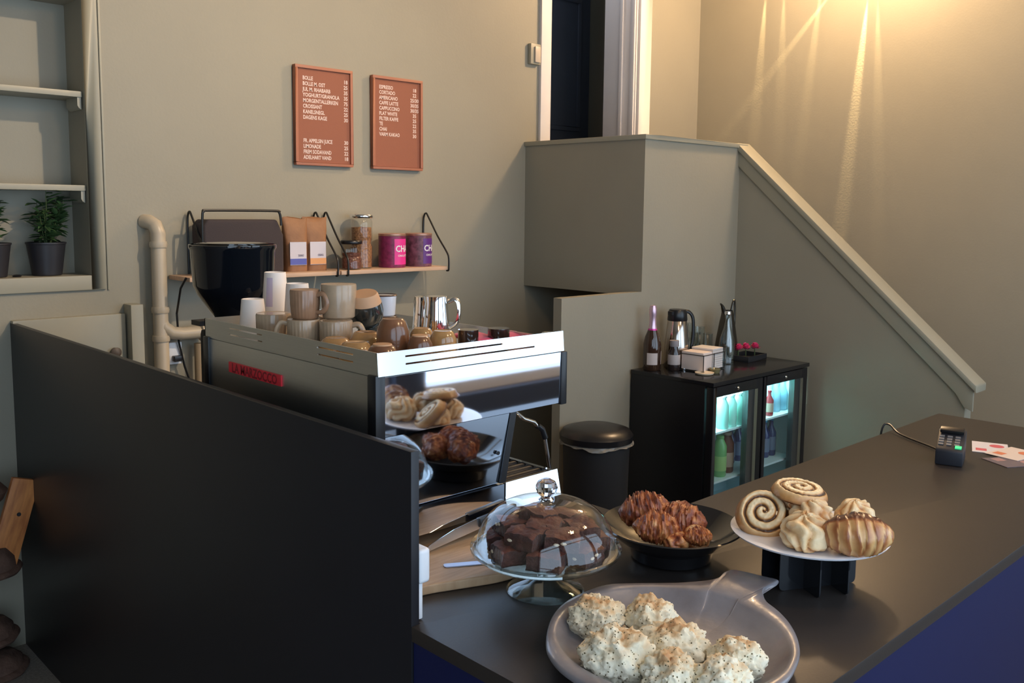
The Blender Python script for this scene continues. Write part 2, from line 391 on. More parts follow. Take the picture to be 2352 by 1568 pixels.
# cup rail: band around the top, slotted
def rail(mb, side):
    t0, t1 = .388, .440
    slots = [(.407, .411), (.424, .428)]
    def strip(a, b, z0, z1):
        if side == 's': mb.box((a, 0, z0), (b, .004, z1))
        else: mb.box((0, a, z0), (.004, b, z1))
    L = DX if side == 's' else DY
    sa, sb = (.075, .46) if side == 's' else (.09, DY-.08)
    z = t0
    if side == 's':
        segs = [(.075, .48), (.075, .37)]
    else:
        segs = [(.09, .24), (.09, .24)]
    for (z0, z1), (a, b) in zip(slots, segs):
        strip(0, L, z, z0)
        strip(0, a, z0, z1)
        if side == 's': strip(b, L, z0, z1)
        else:
            strip(b, .50, z0, z1); strip(.68, L, z0, z1)
        z = z1
    strip(0, L, z, t1)
m = MB(); rail(m, 's')
o_ = m.build('side_rail', mat('satin_steel', (.86, .88, .88), .22, 1.0), mc, smooth=0, rot=(R(-5), 0, 0), loc=(0, -.006, .0), label='bright slotted cup rail, side')
o_.location = (0, -.006 - .388*sin(R(5))*1.0 + 0.0, .388 - .388*cos(R(5)))
m = MB(); rail(m, 'b'); m.build('back_rail', STEEL, mc, smooth=0)
m = MB(); m.box((.0, DY-.004, .388), (DX, DY, .440)); m.box((DX-.03, .03, .388), (DX-.026, DY, .425)); m.build('front_rail', STEEL, mc)
m = MB(); m.prism([(DX-.03, .0), (DX-.004, .006), (DX, .03), (DX-.03, .05)], .388, .436); m.build('rail_corner', MATS['satin_steel'], mc, bevel=.006)
m = MB(); m.box((.004, .004, .385), (DX-.004, DY-.004, .392)); m.build('cup_tray', STEEL, mc)
m = MB()   # lower body with slanted front edge
MY = Matrix(((1, 0, 0, 0), (0, 0, 1, 0), (0, 1, 0, 0), (0, 0, 0, 1)))
m.prism([(.02, .074), (.372, .074), (.405, .25), (.02, .25)], .012, DY-.012, 0, MY); m.build('lower_body', BLKM, mc)
m = MB(); m.prism([(.022, -.0865), (.368, -.0865), (.400, .0865), (.022, .0865)], .0, .008, 0, MY); m.build('lower_side_panel', mat('polished_steel_blue', (.70, .78, .90), .04, 1.0), mc, smooth=0, loc=(0, .005, .1625), rot=(R(2.2), 0, 0))
m = MB(); m.prism([(.370, .076), (.388, .076), (.424, .250), (.402, .250)], .0, .014, 0, MY); m.box((.383, 0, .0), (.389, .003, .074)); m.build('side_edge_strip', BLK, mc)
m = MB().lathe([(.005, 0), (.005, .004)], 12, 0, T(.386-.025, .002, .155) @ RX(pi/2)); m.build('screw_cap', BLK, mc)
m = MB(); m.box((.01, .0, .004), (.384, DY, .072)); m.box((DX-.016, .012, .004), (DX-.004, DY, .066)); m.box((.388, DY-.012, .004), (DX-.016, DY, .072)); m.build('base', MIRROR, mc)
MB().box((.388, 0, -.034), (DX-.004, .006, .034)).build('tray_side', MATS['satin_steel'], mc, smooth=0, loc=(0, 0, .038), rot=(R(-13), 0, 0))
m = MB(); m.box((.386, .012, .05), (DX-.016, DY-.012, .056))
for k in range(26):
    y = .03 + k*(DY-.06)/25; m.box((.39, y-.005, .058), (DX-.018, y+.005, .064))
m.box((.386, .012, .056), (.394, DY-.012, .066)); m.build('drip_tray', mat('tray_steel', (.30, .26, .22), .3, 1.0), mc)
m = MB().tube([(DX-.06, .13, .25), (DX-.05, .13, .215), (DX-.01, .13, .185), (DX+.03, .13, .170), (DX+.045, .13, .155)], .0055, 10)
wd = m.build('steam_wand', CHROME, mc)
MB().tube([(DX+.043, .13, .158), (DX+.062, .13, .145), (DX+.075, .13, .118)], .009, 10).build('rubber_grip', BLK, wd)
MB().tube([(DX+.074, .13, .12), (DX+.10, .13, .01)], .0055, 10).build('nozzle', CHROME, wd)
for gy in (.27, .55):
    g = MB().lathe([(.0, .17), (.035, .17), (.038, .20), (.04, .25)], 24, 0, T(.48, gy, 0)); g = g.build('group_head', CHROME, mc)
    MB().lathe([(.0, .150), (.03, .150), (.034, .17)], 20, 0, T(.48, gy, 0)).build('basket', CHROME, g)
    MB().tube([(.48, gy, .16), (.56, gy, .16), (.66, gy, .15)], [.009, .011, .013], 12).build('filter_handle', BLK, g)
# red badge with maker's name on the back panel (faces -X)
MLOGO = Matrix(((0, 0, -1, 0), (-1, 0, 0, 0), (0, 1, 0, 0), (0, 0, 0, 1)))
m = MB().box((-.004, .402, .308), (0.001, .678, .336)); lg = m.build('name_badge', mat('red_badge', (.85, .03, .05), .4), mc, label='red maker\'s name badge')
decal('lettering', [('LA MARZOCCO', 0, 0, .034, 'CENTER', .98)], T(-.0045, .54, .3105) @ MLOGO, mat('dark_red_letter', (.30, .01, .02), .4), lg)

# ------------------------------------------------------------------ cups etc. on the machine
ZT = .90 + .392
CER = mat('beige_stoneware', (.34, .19, .11), .28, var=.12, vscale=30, coat=.3)
CERG = mat('greige_stoneware', (.44, .32, .21), .25, var=.1, vscale=30, coat=.4)
HON = mat('honey_glaze', (.50, .27, .10), .14, var=.2, vscale=25, coat=.7)
BRN = mat('brown_glaze', (.20, .085, .04), .22, var=.2, vscale=20, coat=.5)
DKB = mat('dark_brown_glaze', (.035, .016, .012), .12, var=.3, vscale=30, coat=.8)
DKG = mat('black_green_glaze', (.025, .03, .028), .12, var=.3, vscale=30, coat=.8)
CLAY = mat('bare_clay', (.62, .36, .20), .6, var=.05)
PAPER = mat('white_paper_cup', (.88, .80, .74), .55)
LILAC = mat('lilac_print', (.60, .50, .62), .55)

def paper_cup(n_cups, h, label, x, y):
    t = thing('paper_cup_stack', label, 'paper cups', (x, y, ZT), (0, 0, random.uniform(0, 6)))
    for k in range(n_cups):
        z = k*.016 if n_cups > 1 else 0
        hh = h - (n_cups-1)*.016
        MB().lathe([(.0405, z), (.042, z+.003), (.0405, z+.007), (.039, z+.008), (.0305, z+hh), (.0285, z+hh+.001), (.0275, z+hh-.005), (0, z+hh-.006)], 36).build('paper_cup', PAPER, t)
    return t
random.seed(3)
paper_cup(1, .104, 'short white paper cup upside down, leftmost on the coffee machine', 1.235, 2.333)
t = paper_cup(4, .172, 'tallest stack of white paper cups upside down, with a lilac strip', 1.335, 2.385)
t.rotation_euler = (0, 0, 0)
mb = MB(); A0, A1 = R(195), R(228)
vs = []; fs = []
for i in range(9):
    a = A0+(A1-A0)*i/8
    for (r, z) in ((.0375, .075), (.0315, .158)): vs.append((r*cos(a)*1.02, r*sin(a)*1.02, z))
for i in range(8): fs.append((2*i, 2*i+2, 2*i+3, 2*i+1))
MB().add(vs, fs).build('printed_strip', LILAC, t)
paper_cup(3, .148, 'middle-height white paper cup stack behind the ribbed brown mug', 1.33, 2.254)

def handle_pts(r, h0, h1, out=.028):
    return [(r-.004, 0, h1), (r+out*.6, 0, h1+.004), (r+out, 0, h1-(h1-h0)*.3), (r+out*.95, 0, h0+(h1-h0)*.35), (r+out*.5, 0, h0+.002), (r-.004, 0, h0)]
def smooth_pts(p, n=5):
    p = [Vector(a) for a in p]; out = []
    for i in range(len(p)-1):
        a, b, c, d = p[max(i-1, 0)], p[i], p[i+1], p[min(i+2, len(p)-1)]
        for k in range(n):
            u = k/n; out.append(.5*((2*b)+(-a+c)*u+(2*a-5*b+4*c-d)*u*u+(-a+3*b-3*c+d)*u**3))
    out.append(p[-1]); return out
def mug(label, loc, rz, r=.042, h=.078, m=CERG, flare=1.0, invert=False, rib=True, group=None, handle=True, name='ribbed_mug', base=.9):
    t = thing(name, label, 'mug', loc, (pi if invert else 0, 0, rz), group)
    if invert: t.location.z += h
    rf = (lambda a, z: .028*cos(a*26)*(1 if .008 < z < h-.008 else 0)) if rib else None
    MB().lathe([(r*base*.9, 0), (r*base, .004), (r*(base*.4+.6), h*.5), (r*flare, h-.004), (r*flare-.0015, h), (r*flare-.004, h-.001)], 104 if rib else 40, rib=rf, close=True).lathe(
        [(r*flare-.004, h-.001), (r*.9-.003, h*.4), (r*base-.006, .006), (0, .005)], 40).build('cup_body', m, t)
    if handle: MB().tube(smooth_pts(handle_pts(r*.96, h*.22, h*.82)), .0055, 10, flat=1.4).build('handle', m, t)
    return t
SG = 'ribbed stoneware mugs on the machine'
mug('ribbed brown-grey mug standing at the left end of the front row of mugs', (1.222, 2.196, ZT), R(-60), .046, .078, CERG, group=SG)
mug('ribbed greige mug in the middle of the lower mug row', (1.215, 2.030, ZT), R(140), .042, .078, CERG, group=SG)
mug('ribbed greige mug, lower row, loop handle pointing right', (1.262, 1.955, ZT), R(-42), .042, .078, CERG, group=SG)
mug('tan ribbed mug upside down on top of the mug row, narrower at its foot', (1.228, 2.045, ZT+.0775), R(-62), .038, .074, CER, group=SG)
mug('wide greige mug, upright and highest on the mug pile', (1.300, 2.000, ZT+.077), R(-20), .046, .088, CERG, rib=False, group=SG, handle=False)
mug('ribbed mug under the wide upright mug, mostly hidden', (1.315, 2.045, ZT), R(60), .043, .077, CERG, group=SG, handle=False)

def tumbler(label, loc, r, h, m, rot=(0, 0, 0), foot=None, name='cup', cat='cup', group=None, belly=1.08):
    """cup standing upside down: foot on top"""
    t = thing(name, label, cat, loc, rot, group)
    MB().lathe([(r*.93, 0), (r, .004), (r*belly, h*.35), (r*1.02, h*.7), (r*.82, h*.93), (r*.66, h)] + ([] if foot else [(r*.60, h-.001), (0, h-.002)]), 40).build('cup_body', m, t)
    if foot: MB().lathe([(r*.66, h), (r*.62, h+.003), (0, h+.003)], 32).build('foot', foot, t, label='bare clay foot')
    return t
# tilted dark tumbler with bare clay base, on top of another
tumbler('glossy black tumbler standing upside down under the tilted one', (1.395, 1.985, ZT), .040, .055, DKG)
t = thing('tumbler', 'black glazed tumbler tipped upside down, pale clay base uppermost', 'cup', (1.385, 1.993, ZT+.050), (R(10), R(-14), 0))
MB().lathe([(.030, 0), (.034, .004), (.043, .025), (.046, .045), (.0425, .066)], 44).build('cup_body', DKG, t)
MB().lathe([(.0425, .066), (.036, .088), (.033, .093), (0, .094)], 44).build('clay_base', CLAY, t, label='unglazed pale clay base')
ENA = mat('white_enamel', (.72, .74, .80), .2, coat=.5); RIM = mat('brown_enamel_rim', (.10, .05, .035), .3)
for k, lb in enumerate(('white enamel mug with brown rim, lower one of the pair', 'white enamel mug with brown rim, upper one of the pair')):
    t = thing('enamel_mug', lb, 'mug', (1.505, 2.085, ZT+k*.0605), group='white enamel mugs')
    MB().lathe([(.026, 0), (.030, .003), (.034, .058)], 36, close=True).lathe([(.033, .058), (.029, .004), (0, .003)], 36).build('cup_body', ENA, t)
    MB().lathe([(.0345, .056), (.036, .058), (.0345, .060), (.0325, .0595)], 36, close=True).build('rim', RIM, t)
# steel pitchers
def pitcher(label, x, y, r, h, rz):
    t = thing('milk_pitcher', label, 'pitcher', (x, y, ZT), (0, 0, rz), 'steel milk pitchers')
    def rb(a, z): return .16*max(0, cos(a-pi))**12*max(0, (z-h*.75)/(h*.25)) if z > h*.75 else 0
    MB().lathe([(r*1.02, 0), (r*1.12, .004), (r*1.13, h*.15), (r*.98, h*.6), (r*.90, h*.85), (r*.93, h)], 48, rib=rb, close=True).lathe([(r*.91, h), (r*.88, h*.85), (r*1.05, .01), (0, .008)], 48, rib=rb).build('jug_body', CHROME, t)
    MB().tube(smooth_pts([(r*.92, 0, h*.86), (r*1.5, 0, h*.93), (r*1.85, 0, h*.80), (r*1.75, 0, h*.4), (r*1.05, 0, h*.22)]), .004, 8, flat=2.0).build('handle', CHROME, t)
pitcher('steel milk pitcher at the back, its left part showing beside the other', 1.645, 2.085, .030, .106, R(75))
pitcher('steel milk pitcher in front with its handle to the right', 1.615, 1.990, .034, .116, R(-45))
tumbler('tall rounded brown cup upside down, largest of the brown cups', (1.300, 1.767, ZT), .038, .097, BRN, belly=1.05, name='tall_cup')
HG = 'honey-glazed bowls upside down on the machine'
tumbler('honey-glazed cup upside down, leftmost beside the mugs', (1.215, 1.885, ZT), .037, .046, HON, group=HG, belly=1.12)
tumbler('honey-glazed cup upside down at the machine edge left of the small brown cup', (1.205, 1.785, ZT), .037, .048, HON, group=HG, belly=1.12)
tumbler('honey-glazed cup upside down, in the second row behind the other two', (1.29, 1.865, ZT), .040, .056, HON, group=HG, belly=1.12)
tumbler('small brown cup upside down with pale foot, nearest the machine corner', (1.205, 1.678, ZT), .034, .052, BRN, foot=CLAY)
tumbler('small brown cup upside down with pale foot, right of the tall brown cup', (1.325, 1.695, ZT), .029, .060, BRN, foot=CLAY)
tumbler('honey-glazed cup upside down, rightmost of them, next to a dark cup', (1.425, 1.730, ZT), .032, .062, HON, group=HG, belly=1.1)
tumbler('small honey-glazed cup upside down behind the brown cup, in front of the pitchers', (1.46, 1.86, ZT), .030, .052, HON, group=HG, belly=1.1)
def upcup(label, loc, r, h, m, rz=0):
    t = thing('espresso_cup', label, 'cup', loc, (0, 0, rz), 'dark espresso cups')
    MB().lathe([(r*.8, 0), (r*.95, .004), (r, h*.5), (r*.98, h), (r*.9, h)], 36, close=True).lathe([(r*.9, h), (r*.88, .01), (0, .008)], 36).build('cup_body', m, t)
upcup('dark brown espresso cup upright beside the honey cup', (1.503, 1.725, ZT), .0265, .058, DKB)
upcup('dark brown espresso cup upright beside the pink cloth, rightmost cup', (1.592, 1.708, ZT), .0285, .056, DKB)
# pink cloth
mb = MB(); vs = []; fs = []
for i in range(15):
    for j in range(9):
        x, y = i/14*.21, j/8*.13
        vs.append((x, y, .012+.020*sin(x*26+y*9)*.5+.010*noise.noise(Vector((x*18, y*18, 1)))+.010*sin(pi*j/8)+.006))
for i in range(14):
    for j in range(8): a = i*9+j; fs.append((a, a+9, a+10, a+1))
mb.add(vs, fs); pc = mb.build('dish_cloth', mat('pink_cloth', (.85, .10, .20), .8, sheen=.3), loc=(1.50, 1.70, ZT-.008+.008), rot=(0, 0, 0))
so_ = pc.modifiers.new('s', 'SOLIDIFY'); so_.thickness = .004
tag(pc, 'crumpled pink cloth on top of the coffee machine', 'cloth')

# the machine stands on short feet: bring it and its cups to their true size and distance on the counter
KM = 1.50/1.61
for o in [q for q in bpy.data.objects if q not in BEFORE_MACHINE and q.parent is None]:
    l_ = o.location; o.location = (l_.x*KM, l_.y*KM, 1.65+(l_.z-1.65)*KM); o.scale = (KM, KM, KM)
for fxx, fyy in ((.06, .05), (.06, DY-.05), (DX-.09, .05), (DX-.09, DY-.05)):
    MB().lathe([(.022, -.0545), (.024, -.050), (.018, -.044), (.012, -.03), (.014, .006)], 20).build('foot', BLK, mc, loc=(fxx, fyy, 0))
# ------------------------------------------------------------------ grinder behind the machine
gr = thing('coffee_grinder', 'black coffee grinder with a big glossy bean hopper behind the machine', 'coffee grinder', (1.375, 2.72, .90))
MB().lathe([(.045, .385), (.060, .400), (.112, .475), (.124, .505), (.130, .615), (.1345, .622), (.1345, .632), (.128, .634)], 56, close=True).lathe([(.128, .634), (.08, .64), (0, .642)], 56).build('bean_hopper', mat('gloss_smoked_plastic', (.006, .008, .012), .06, coat=.5), gr)
MB().box((-.075, -.10, .02), (.075, .10, .36)).build('motor_body', BLKM, gr, bevel=.02)
MB().box((-.10, -.11, 0), (.10, .13, .02)).build('base', BLKM, gr, bevel=.004)
MB().lathe([(.055, .36), (.055, .385), (.045, .39)], 30).box((-.13, -.03, .383), (-.03, .03, .398)).build('hopper_collar', BLK, gr)

# ------------------------------------------------------------------ wall shelf
SH = YB-.20
sh = thing('wall_shelf', 'pale wooden wall shelf on thin black wire brackets', 'shelf', (0, YB, 1.368))
OAK = mat('pale_oak', (.62, .42, .29), .45, var=.12, vscale=6, stretch=(1, 12, 12))
MB().box((1.56, -.20, -.012), (2.25, -.004, 0.006)).build('board', OAK, sh, bevel=.003)
MB().box((2.258, -.20, -.012), (2.868, -.004, 0.006)).build('board', OAK, sh, bevel=.003)
for x in (1.645, 2.236, 2.290, 2.871):
    MB().tube(smooth_pts([(x, -.006, -.012), (x, -.006, .20), (x, -.012, .250), (x, -.028, .262), (x, -.045, .245), (x, -.12, .15), (x, -.19, .075), (x, -.205, .045), (x, -.206, 0), (x, -.203, -.014), (x, -.19, -.016)], 4), .0045, 8).build('bracket', BLKWIRE, sh)
ZS = 1.3745
# dark slab in a wire frame
pr_ = thing('wire_frame_bag', 'dark grey fabric slab in a rounded black wire frame, left on the shelf', 'bag', (1.650, 3.56, ZS))
MB().prism([(0, 0), (.36, 0), (.36, .16), (.33, .225), (.02, .225), (0, .20)], -.06, .05, 0, Matrix(((1, 0, 0, 0), (0, 0, -1, 0), (0, 1, 0, 0), (0, 0, 0, 1)))).build('fabric_body', mat('charcoal_felt', (.052, .040, .042), .9, bump=.2, bscale=300), pr_, bevel=.012, bseg=3)
MB().tube(smooth_pts([(-.006, -.056, .01), (-.006, -.056, .23), (.003, -.056, .257), (.02, -.056, .262), (.31, -.056, .262), (.335, -.056, .255), (.342, -.056, .235), (.345, -.056, .20)], 4), .0055, 8).build('wire_frame', BLKWIRE, pr_)

def coffee_bag(label, x, band):
    t = thing('coffee_bag', label, 'coffee bag', (x, 3.555, ZS), (0, 0, R(-6)), 'brown paper coffee bags')
    kp = mat('kraft_paper', (.29, .135, .06), .6, var=.12, vscale=18, bump=.35, bscale=30)
    vs = []; fs = []; n = 20; L = 12
    for i in range(L+1):
        u = i/L; w_ = .050 if u < .5 else .050+.010*(u-.5)*2; dp = .034*(1-u**3)+.004
        for k in range(n):
            a = 2*pi*k/n; ca, sa = cos(a), sin(a)
            vs.append((w_*abs(ca)**.55*(1 if ca > 0 else -1)*(1+.03*noise.noise(Vector((u*5, a, x)))), dp*abs(sa)**.6*(1 if sa > 0 else -1) + .003*noise.noise(Vector((a*2, u*6, x*9))), u*.232 + (.006*sin(a*3+x*7) if i == L else 0)))
    for i in range(L):
        for k in range(n): k2 = (k+1) % n; fs.append((i*n+k, i*n+k2, (i+1)*n+k2, (i+1)*n+k))
    fs.append(tuple(range(n-1, -1, -1))); fs.append(tuple(L*n+k for k in range(n)))
    MB().add(vs, fs).build('paper_bag', kp, t)
    MB().box((-.040, -.041, .028), (.036, -.037, .128)).build('label_sticker', mat('white_label', (.66, .62, .68), .5), t)
    MB().box((-.040, -.0425, .030), (.036, -.041, .056)).build('label_band', band, t)
    decal('small_print', [('250G', .010, .066, .012, 'CENTER', 1)], T(0, -.0428, 0) @ RX(pi/2), mat('grey_ink', (.2, .18, .25), .6), t)
coffee_bag('brown paper coffee bag with a blue band on its label', 2.088, mat('blue_band', (.10, .12, .45), .5))
coffee_bag('brown paper coffee bag with an orange band on its label', 2.187, mat('orange_band', (.75, .36, .14), .5))
def jar(label, x, y, r, h, fill_m, fh, lidm, name='glass_jar'):
    t = thing(name, label, 'jar', (x, y, ZS))
    MB().lathe([(r*.9, 0), (r, .005), (r*1.0, h*.42), (r*.88, h*.5), (r*.97, h*.58), (r*.97, h*.93), (r*.85, h)], 36, close=True).build('glass', GLASS, t)
    MB().lathe([(0, .004), (r*.88, .005), (r*.93, h*.42 if fh > .45 else h*fh), (r*.80, h*.5 if fh > .5 else h*fh+.001), (r*.88, h*.58 if fh > .6 else h*fh+.002), (r*.88, h*fh+.003), (0, h*fh+.006)], 30).build('contents', fill_m, t)
    MB().lathe([(r*1.02, h), (r*1.06, h+.003), (r*1.06, h+.012), (r, h+.016), (0, h+.016)], 36).build('lid', lidm, t)
NUT = mat('granola', (.42, .20, .08), .6, col2=(.18, .07, .03), vscale=90, bump=.8, bscale=90)
COC = mat('brown_beans', (.22, .08, .05), .5, col2=(.10, .03, .02), vscale=90, bump=.8, bscale=90)
jar('tall glass jar of light granola with metal lid on the shelf', 2.445, 3.565, .052, .232, NUT, .80, CHROME)
jar('low glass jar of brown beans with dark lid, in front of the tall jar', 2.355, 3.515, .047, .115, COC, .62, BLK)
def tin(label, x, c1, c2, a_split, word):
    t = thing('tea_canister', label, 'canister', (x, 3.545, ZS), group='round tea canisters on the shelf')
    r, h = .064, .160
    MB().lathe([(r, .012), (r, h-.012)], 60, close=True).lathe([(0, 0), (r*.98, 0), (r, .012)], 60).build('body', c1, t)
    vs = []; fs = []; n = 20; a0, a1 = a_split
    for i in range(n+1):
        a = a0+(a1-a0)*i/n
        for z in (.014, h-.025): vs.append(((r+.0008)*cos(a), (r+.0008)*sin(a), z))
    for i in range(n): fs.append((2*i, 2*i+2, 2*i+3, 2*i+1))
    MB().add(vs, fs).build('label_panel', c2, t)
    MB().lathe([(r*1.01, h-.012), (r*1.02, h-.010), (r*1.02, h-.002), (r*.97, h), (0, h)], 60).build('lid', mat('copper_lid', (.55, .30, .22), .35, .6), t)
    decal('lettering', [(word, .0, .075, .042, 'CENTER', .9), ('CHAI LATTE', .0, .052, .013, 'CENTER', .9)], None, mat('white_ink', (.85, .8, .85), .5), t, wrap=(r+.0016, (a0+a1)/2+.02))
tin('pink tea canister with white lettering on the shelf', 2.605, mat('plum_print', (.20, .02, .08), .4, var=.3, vscale=60), mat('hot_pink', (.80, .04, .30), .4), (R(-116), R(-32)), 'CHAI')
tin('purple tea canister with white lettering, at the right end of the shelf', 2.765, mat('maroon_print', (.16, .06, .09), .4, var=.5, vscale=50), mat('purple_print', (.12, .03, .22), .4), (R(-108), R(-26)), 'CHAI')

# ------------------------------------------------------------------ menu boards
TERRA = mat('terracotta_felt', (.30, .105, .06), .75, bump=.1, bscale=400)
TERF = mat('terracotta_frame', (.40, .15, .085), .5)
INK = mat('cream_letters', (.80, .62, .55), .5)
MW = Matrix(((1, 0, 0, 0), (0, 0, -1, 0), (0, 1, 0, 0), (0, 0, 0, 1)))
def board(label, x0, x1, z0, z1, left, right):
    t = thing('menu_board', label, 'menu board', (x0, YB, z0), group='terracotta letter boards')
    w_, h_ = x1-x0, z1-z0
    MB().box((.008, -.016, .008), (w_-.008, -.002, h_-.008)).build('felt_panel', TERRA, t)
    f = MB(); e = .013
    f.box((0, -.026, 0), (w_, -.002, e)); f.box((0, -.026, h_-e), (w_, -.002, h_)); f.box((0, -.026, e), (e, -.002, h_-e)); f.box((w_-e, -.026, e), (w_, -.002, h_-e))
    f.build('frame', TERF, t, bevel=.002)
    L = [(s_, .042, h_-y, .0235, 'LEFT', xs) for s_, y, xs in left] + [(s_, xr, h_-y, .0235, al, .95) for s_, xr, y, al in right]
    for bl in ([q for q in L if q[2] > h_-.30 and q[1] < .1], [q for q in L if q[2] <= h_-.30 and q[1] < .1], [q for q in L if q[2] > h_-.30 and q[1] > .1], [q for q in L if q[2] <= h_-.30 and q[1] > .1]):
        if bl: decal('lettering', bl, T(0, -.0166, 0) @ MW, INK, t)
l1 = ['BOLLE', 'BOLLE M. OST', 'JUL M. RHABARB', 'YOGHURT/GRANOLA', 'MORGENTALLERKEN', 'CROISSANT', 'KANELSNEGL', 'DAGENS KAGE']
l1b = ['FR. APPELSIN JUICE', 'LIMONADE', 'FREM SODAVAND', 'ADELHART VAND']
L = [(s_, .062+i*.0245, .78 if len(s_) < 14 else .82) for i, s_ in enumerate(l1)] + [(s_, .336+i*.0245, .76) for i, s_ in enumerate(l1b)]
Rr_ = [(s_, .278, .062+i*.0245, 'RIGHT') for i, s_ in enumerate(['18', '25', '35', '35', '75', '22', '25', '30'])] + [(s_, .278, .336+i*.0245, 'RIGHT') for i, s_ in enumerate(['30', '25', '22', '18'])]
board('larger left terracotta letter board with two blocks of menu lines', 2.143, 2.443, 1.840, 2.278, L, Rr_)
l2 = ['ESPRESSO', 'CORTADO', 'AMERICANO', 'CAFFE LATTE', 'CAPPUCCINO', 'FLAT WHITE', 'FILTER KAFFE', 'TE', 'CHAI', 'VARM KAKAO']
L = [(s_, .058+i*.0245, .80) for i, s_ in enumerate(l2)]
p2 = ['18', '22', '25/30', '30/35', '30/35', '35', '25', '22', '35', '30']
Rr_ = [(s_, .252, .058+i*.0245, 'CENTER') for i, s_ in enumerate(p2)]
board('right terracotta letter board with one block of coffee names', 2.555, 2.852, 1.838, 2.275, L, Rr_)

# ------------------------------------------------------------------ plants in the niche
def plant(label, x, y, seed, sc=1.0):
    rnd = random.Random(seed)
    t = thing('potted_plant', label, 'plant', (x, y, NZ0), group='potted plants in the niche')
    MB().lathe([(.048, 0), (.052, .003), (.068, .118), (.071, .12), (.071, .126), (.066, .126), (.062, .11)], 40, close=True).build('pot', mat('dark_plastic_pot', (.022, .022, .028), .45), t)
    MB().lathe([(0, .108), (.063, .106)], 24, close=True).build('soil', mat('soil', (.03, .02, .012), .9, bump=.5, bscale=80), t)
    fo = MB(); stm = MB()
    for k in range(11):
        a = rnd.uniform(0, 2*pi); lean = rnd.uniform(.02, .095); hh = rnd.uniform(.11, .20) if k else .205
        if not k: lean = .06; a = -pi/2-.1
        ba = Vector((.012*cos(a), .012*sin(a), .11)); tp = Vector((lean*cos(a)*1.0, lean*sin(a)*.75, .12+hh))
        mid = ba.lerp(tp, .5) + Vector((cos(a)*.008, sin(a)*.008, .01))
        stm.tube([ba, mid, tp], [.0022, .0018, .001], 5)
        for j in range(19):
            u = rnd.uniform(.12, 1.0); p = (ba.lerp(mid, u*2) if u < .5 else mid.lerp(tp, u*2-1))
            az = rnd.uniform(0, 2*pi); el = rnd.uniform(-.35, .75); ll = rnd.uniform(.038, .064); ww = ll*.34
            Mx = T(*p) @ RZ(az) @ RY(-el)
            fo.add([(0, 0, 0), (ll*.35, ww*.5, .003), (ll*.7, ww*.42, .001), (ll, 0, -.006), (ll*.7, -ww*.42, .001), (ll*.35, -ww*.5, .003), (ll*.5, 0, -.003)],
                   [(0, 1, 6), (1, 2, 6), (2, 3, 6), (3, 4, 6), (4, 5, 6), (5, 0, 6)], 0, Mx)
    stm.build('stems', mat('plant_stem', (.06, .09, .03), .6), t)
    fo.build('foliage', mat('dark_green_leaf', (.050, .105, .038), .45, var=.35, vscale=40), t, smooth=60)
plant('green leafy plant in a black pot, whole in the wall niche', 1.128, 3.735, 5)
plant('green leafy plant in a black pot cut by the left picture edge', .937, 3.735, 9)
tag(MB().lathe([(0, 0), (.014, .001), (.016, .005), (.010, .009), (0, .010)], 16).build('small_tin', BLK, loc=(1.013, 3.70, NZ0)), 'small flat dark thing between the two potted plants', 'tin')

# ------------------------------------------------------------------ rustic wooden rack at the left edge
wr = thing('wooden_rack', 'rustic wooden rack with bark-edged pieces by the black screen', 'rack', (.86, 3.47, 0))
WOOD = mat('orange_wood', (.75, .30, .09), .45, col2=(.38, .12, .04), vscale=9, stretch=(6, 1, 1))
BARK = mat('dark_bark', (.12, .065, .045), .8, var=.4, vscale=20, bump=.6, bscale=40)
PL = MB().box((-.045, -.012, .0), (.045, .012, .33)); PL.build('plank', WOOD, wr, loc=(-.010, 0, .37), rot=(0, R(17), 0), bevel=.003)
MB().lathe([(.007, 0), (.007, .003)], 12, 0, RX(pi/2)).build('knot_hole', BLKM, wr, loc=(.055, -.013, .565), rot=(0, 0, 0))
for z, x, s_, rr in ((.365, -.03, 1.0, .085), (.125, -.055, .8, .09), (0.0, -.035, .75, .095)):
    tr = MB().lathe([(0, 0), (rr*1.1, .0), (rr*1.16, .008), (rr*1.1, .016), (rr*.95, .02), (rr*.88, .055*s_), (rr*.6, .09*s_), (0, .10*s_)], 36, rib=lambda a, zz: .05*sin(3*a+zz*20)+.03*noise.noise(Vector((cos(a)*2, sin(a)*2, zz*9))))
    tr.build('bark_slab', BARK, wr, loc=(x, .02, z))
MB().box((-.20, .0, 0), (-.15, .04, .66)).build('post', WOOD, wr, bevel=.005)
MB().lathe([(0, 0), (.06, .0), (.075, .03), (.05, .06), (0, .07)], 30, rib=lambda a, zz: .06*sin(3*a)).build('bark_knob', BARK, wr, loc=(-.045, .01, .63))
for q in wr.children: pass

# ------------------------------------------------------------------ waste bin
wb = thing('waste_bin', 'round black waste bin with clear bag edge beside the drinks fridge', 'bin', (3.055, 2.63, .0))
MB().lathe([(.125, 0), (.135, .01), (.150, .635), (.150, .640)], 48).build('bin_body', BLKM, wb)
MB().lathe([(.155, .63), (.163, .635), (.165, .660), (.150, .680), (.10, .695), (0, .702)], 48).build('lid', BLK, wb)
vs = []; fs = []; nb_ = 72
for k in range(nb_):
    a = 2*pi*k/nb_; dpt = .030*max(0, noise.noise(Vector((cos(a)*2.2, sin(a)*2.2, 3)))+.25)+.004
    for j in range(4):
        z = .632-dpt*j/3; rr = .1535+.006*abs(sin(a*9+j))+.003*j; vs.append((rr*cos(a), rr*sin(a), z))
for k in range(nb_):
    for j in range(3): k2 = (k+1) % nb_; fs.append((k*4+j, k*4+j+1, k2*4+j+1, k2*4+j))
MB().add(vs, fs).build('bag_edge', mat('clear_bag', (.34, .31, .26), .25, trans=.3), wb)

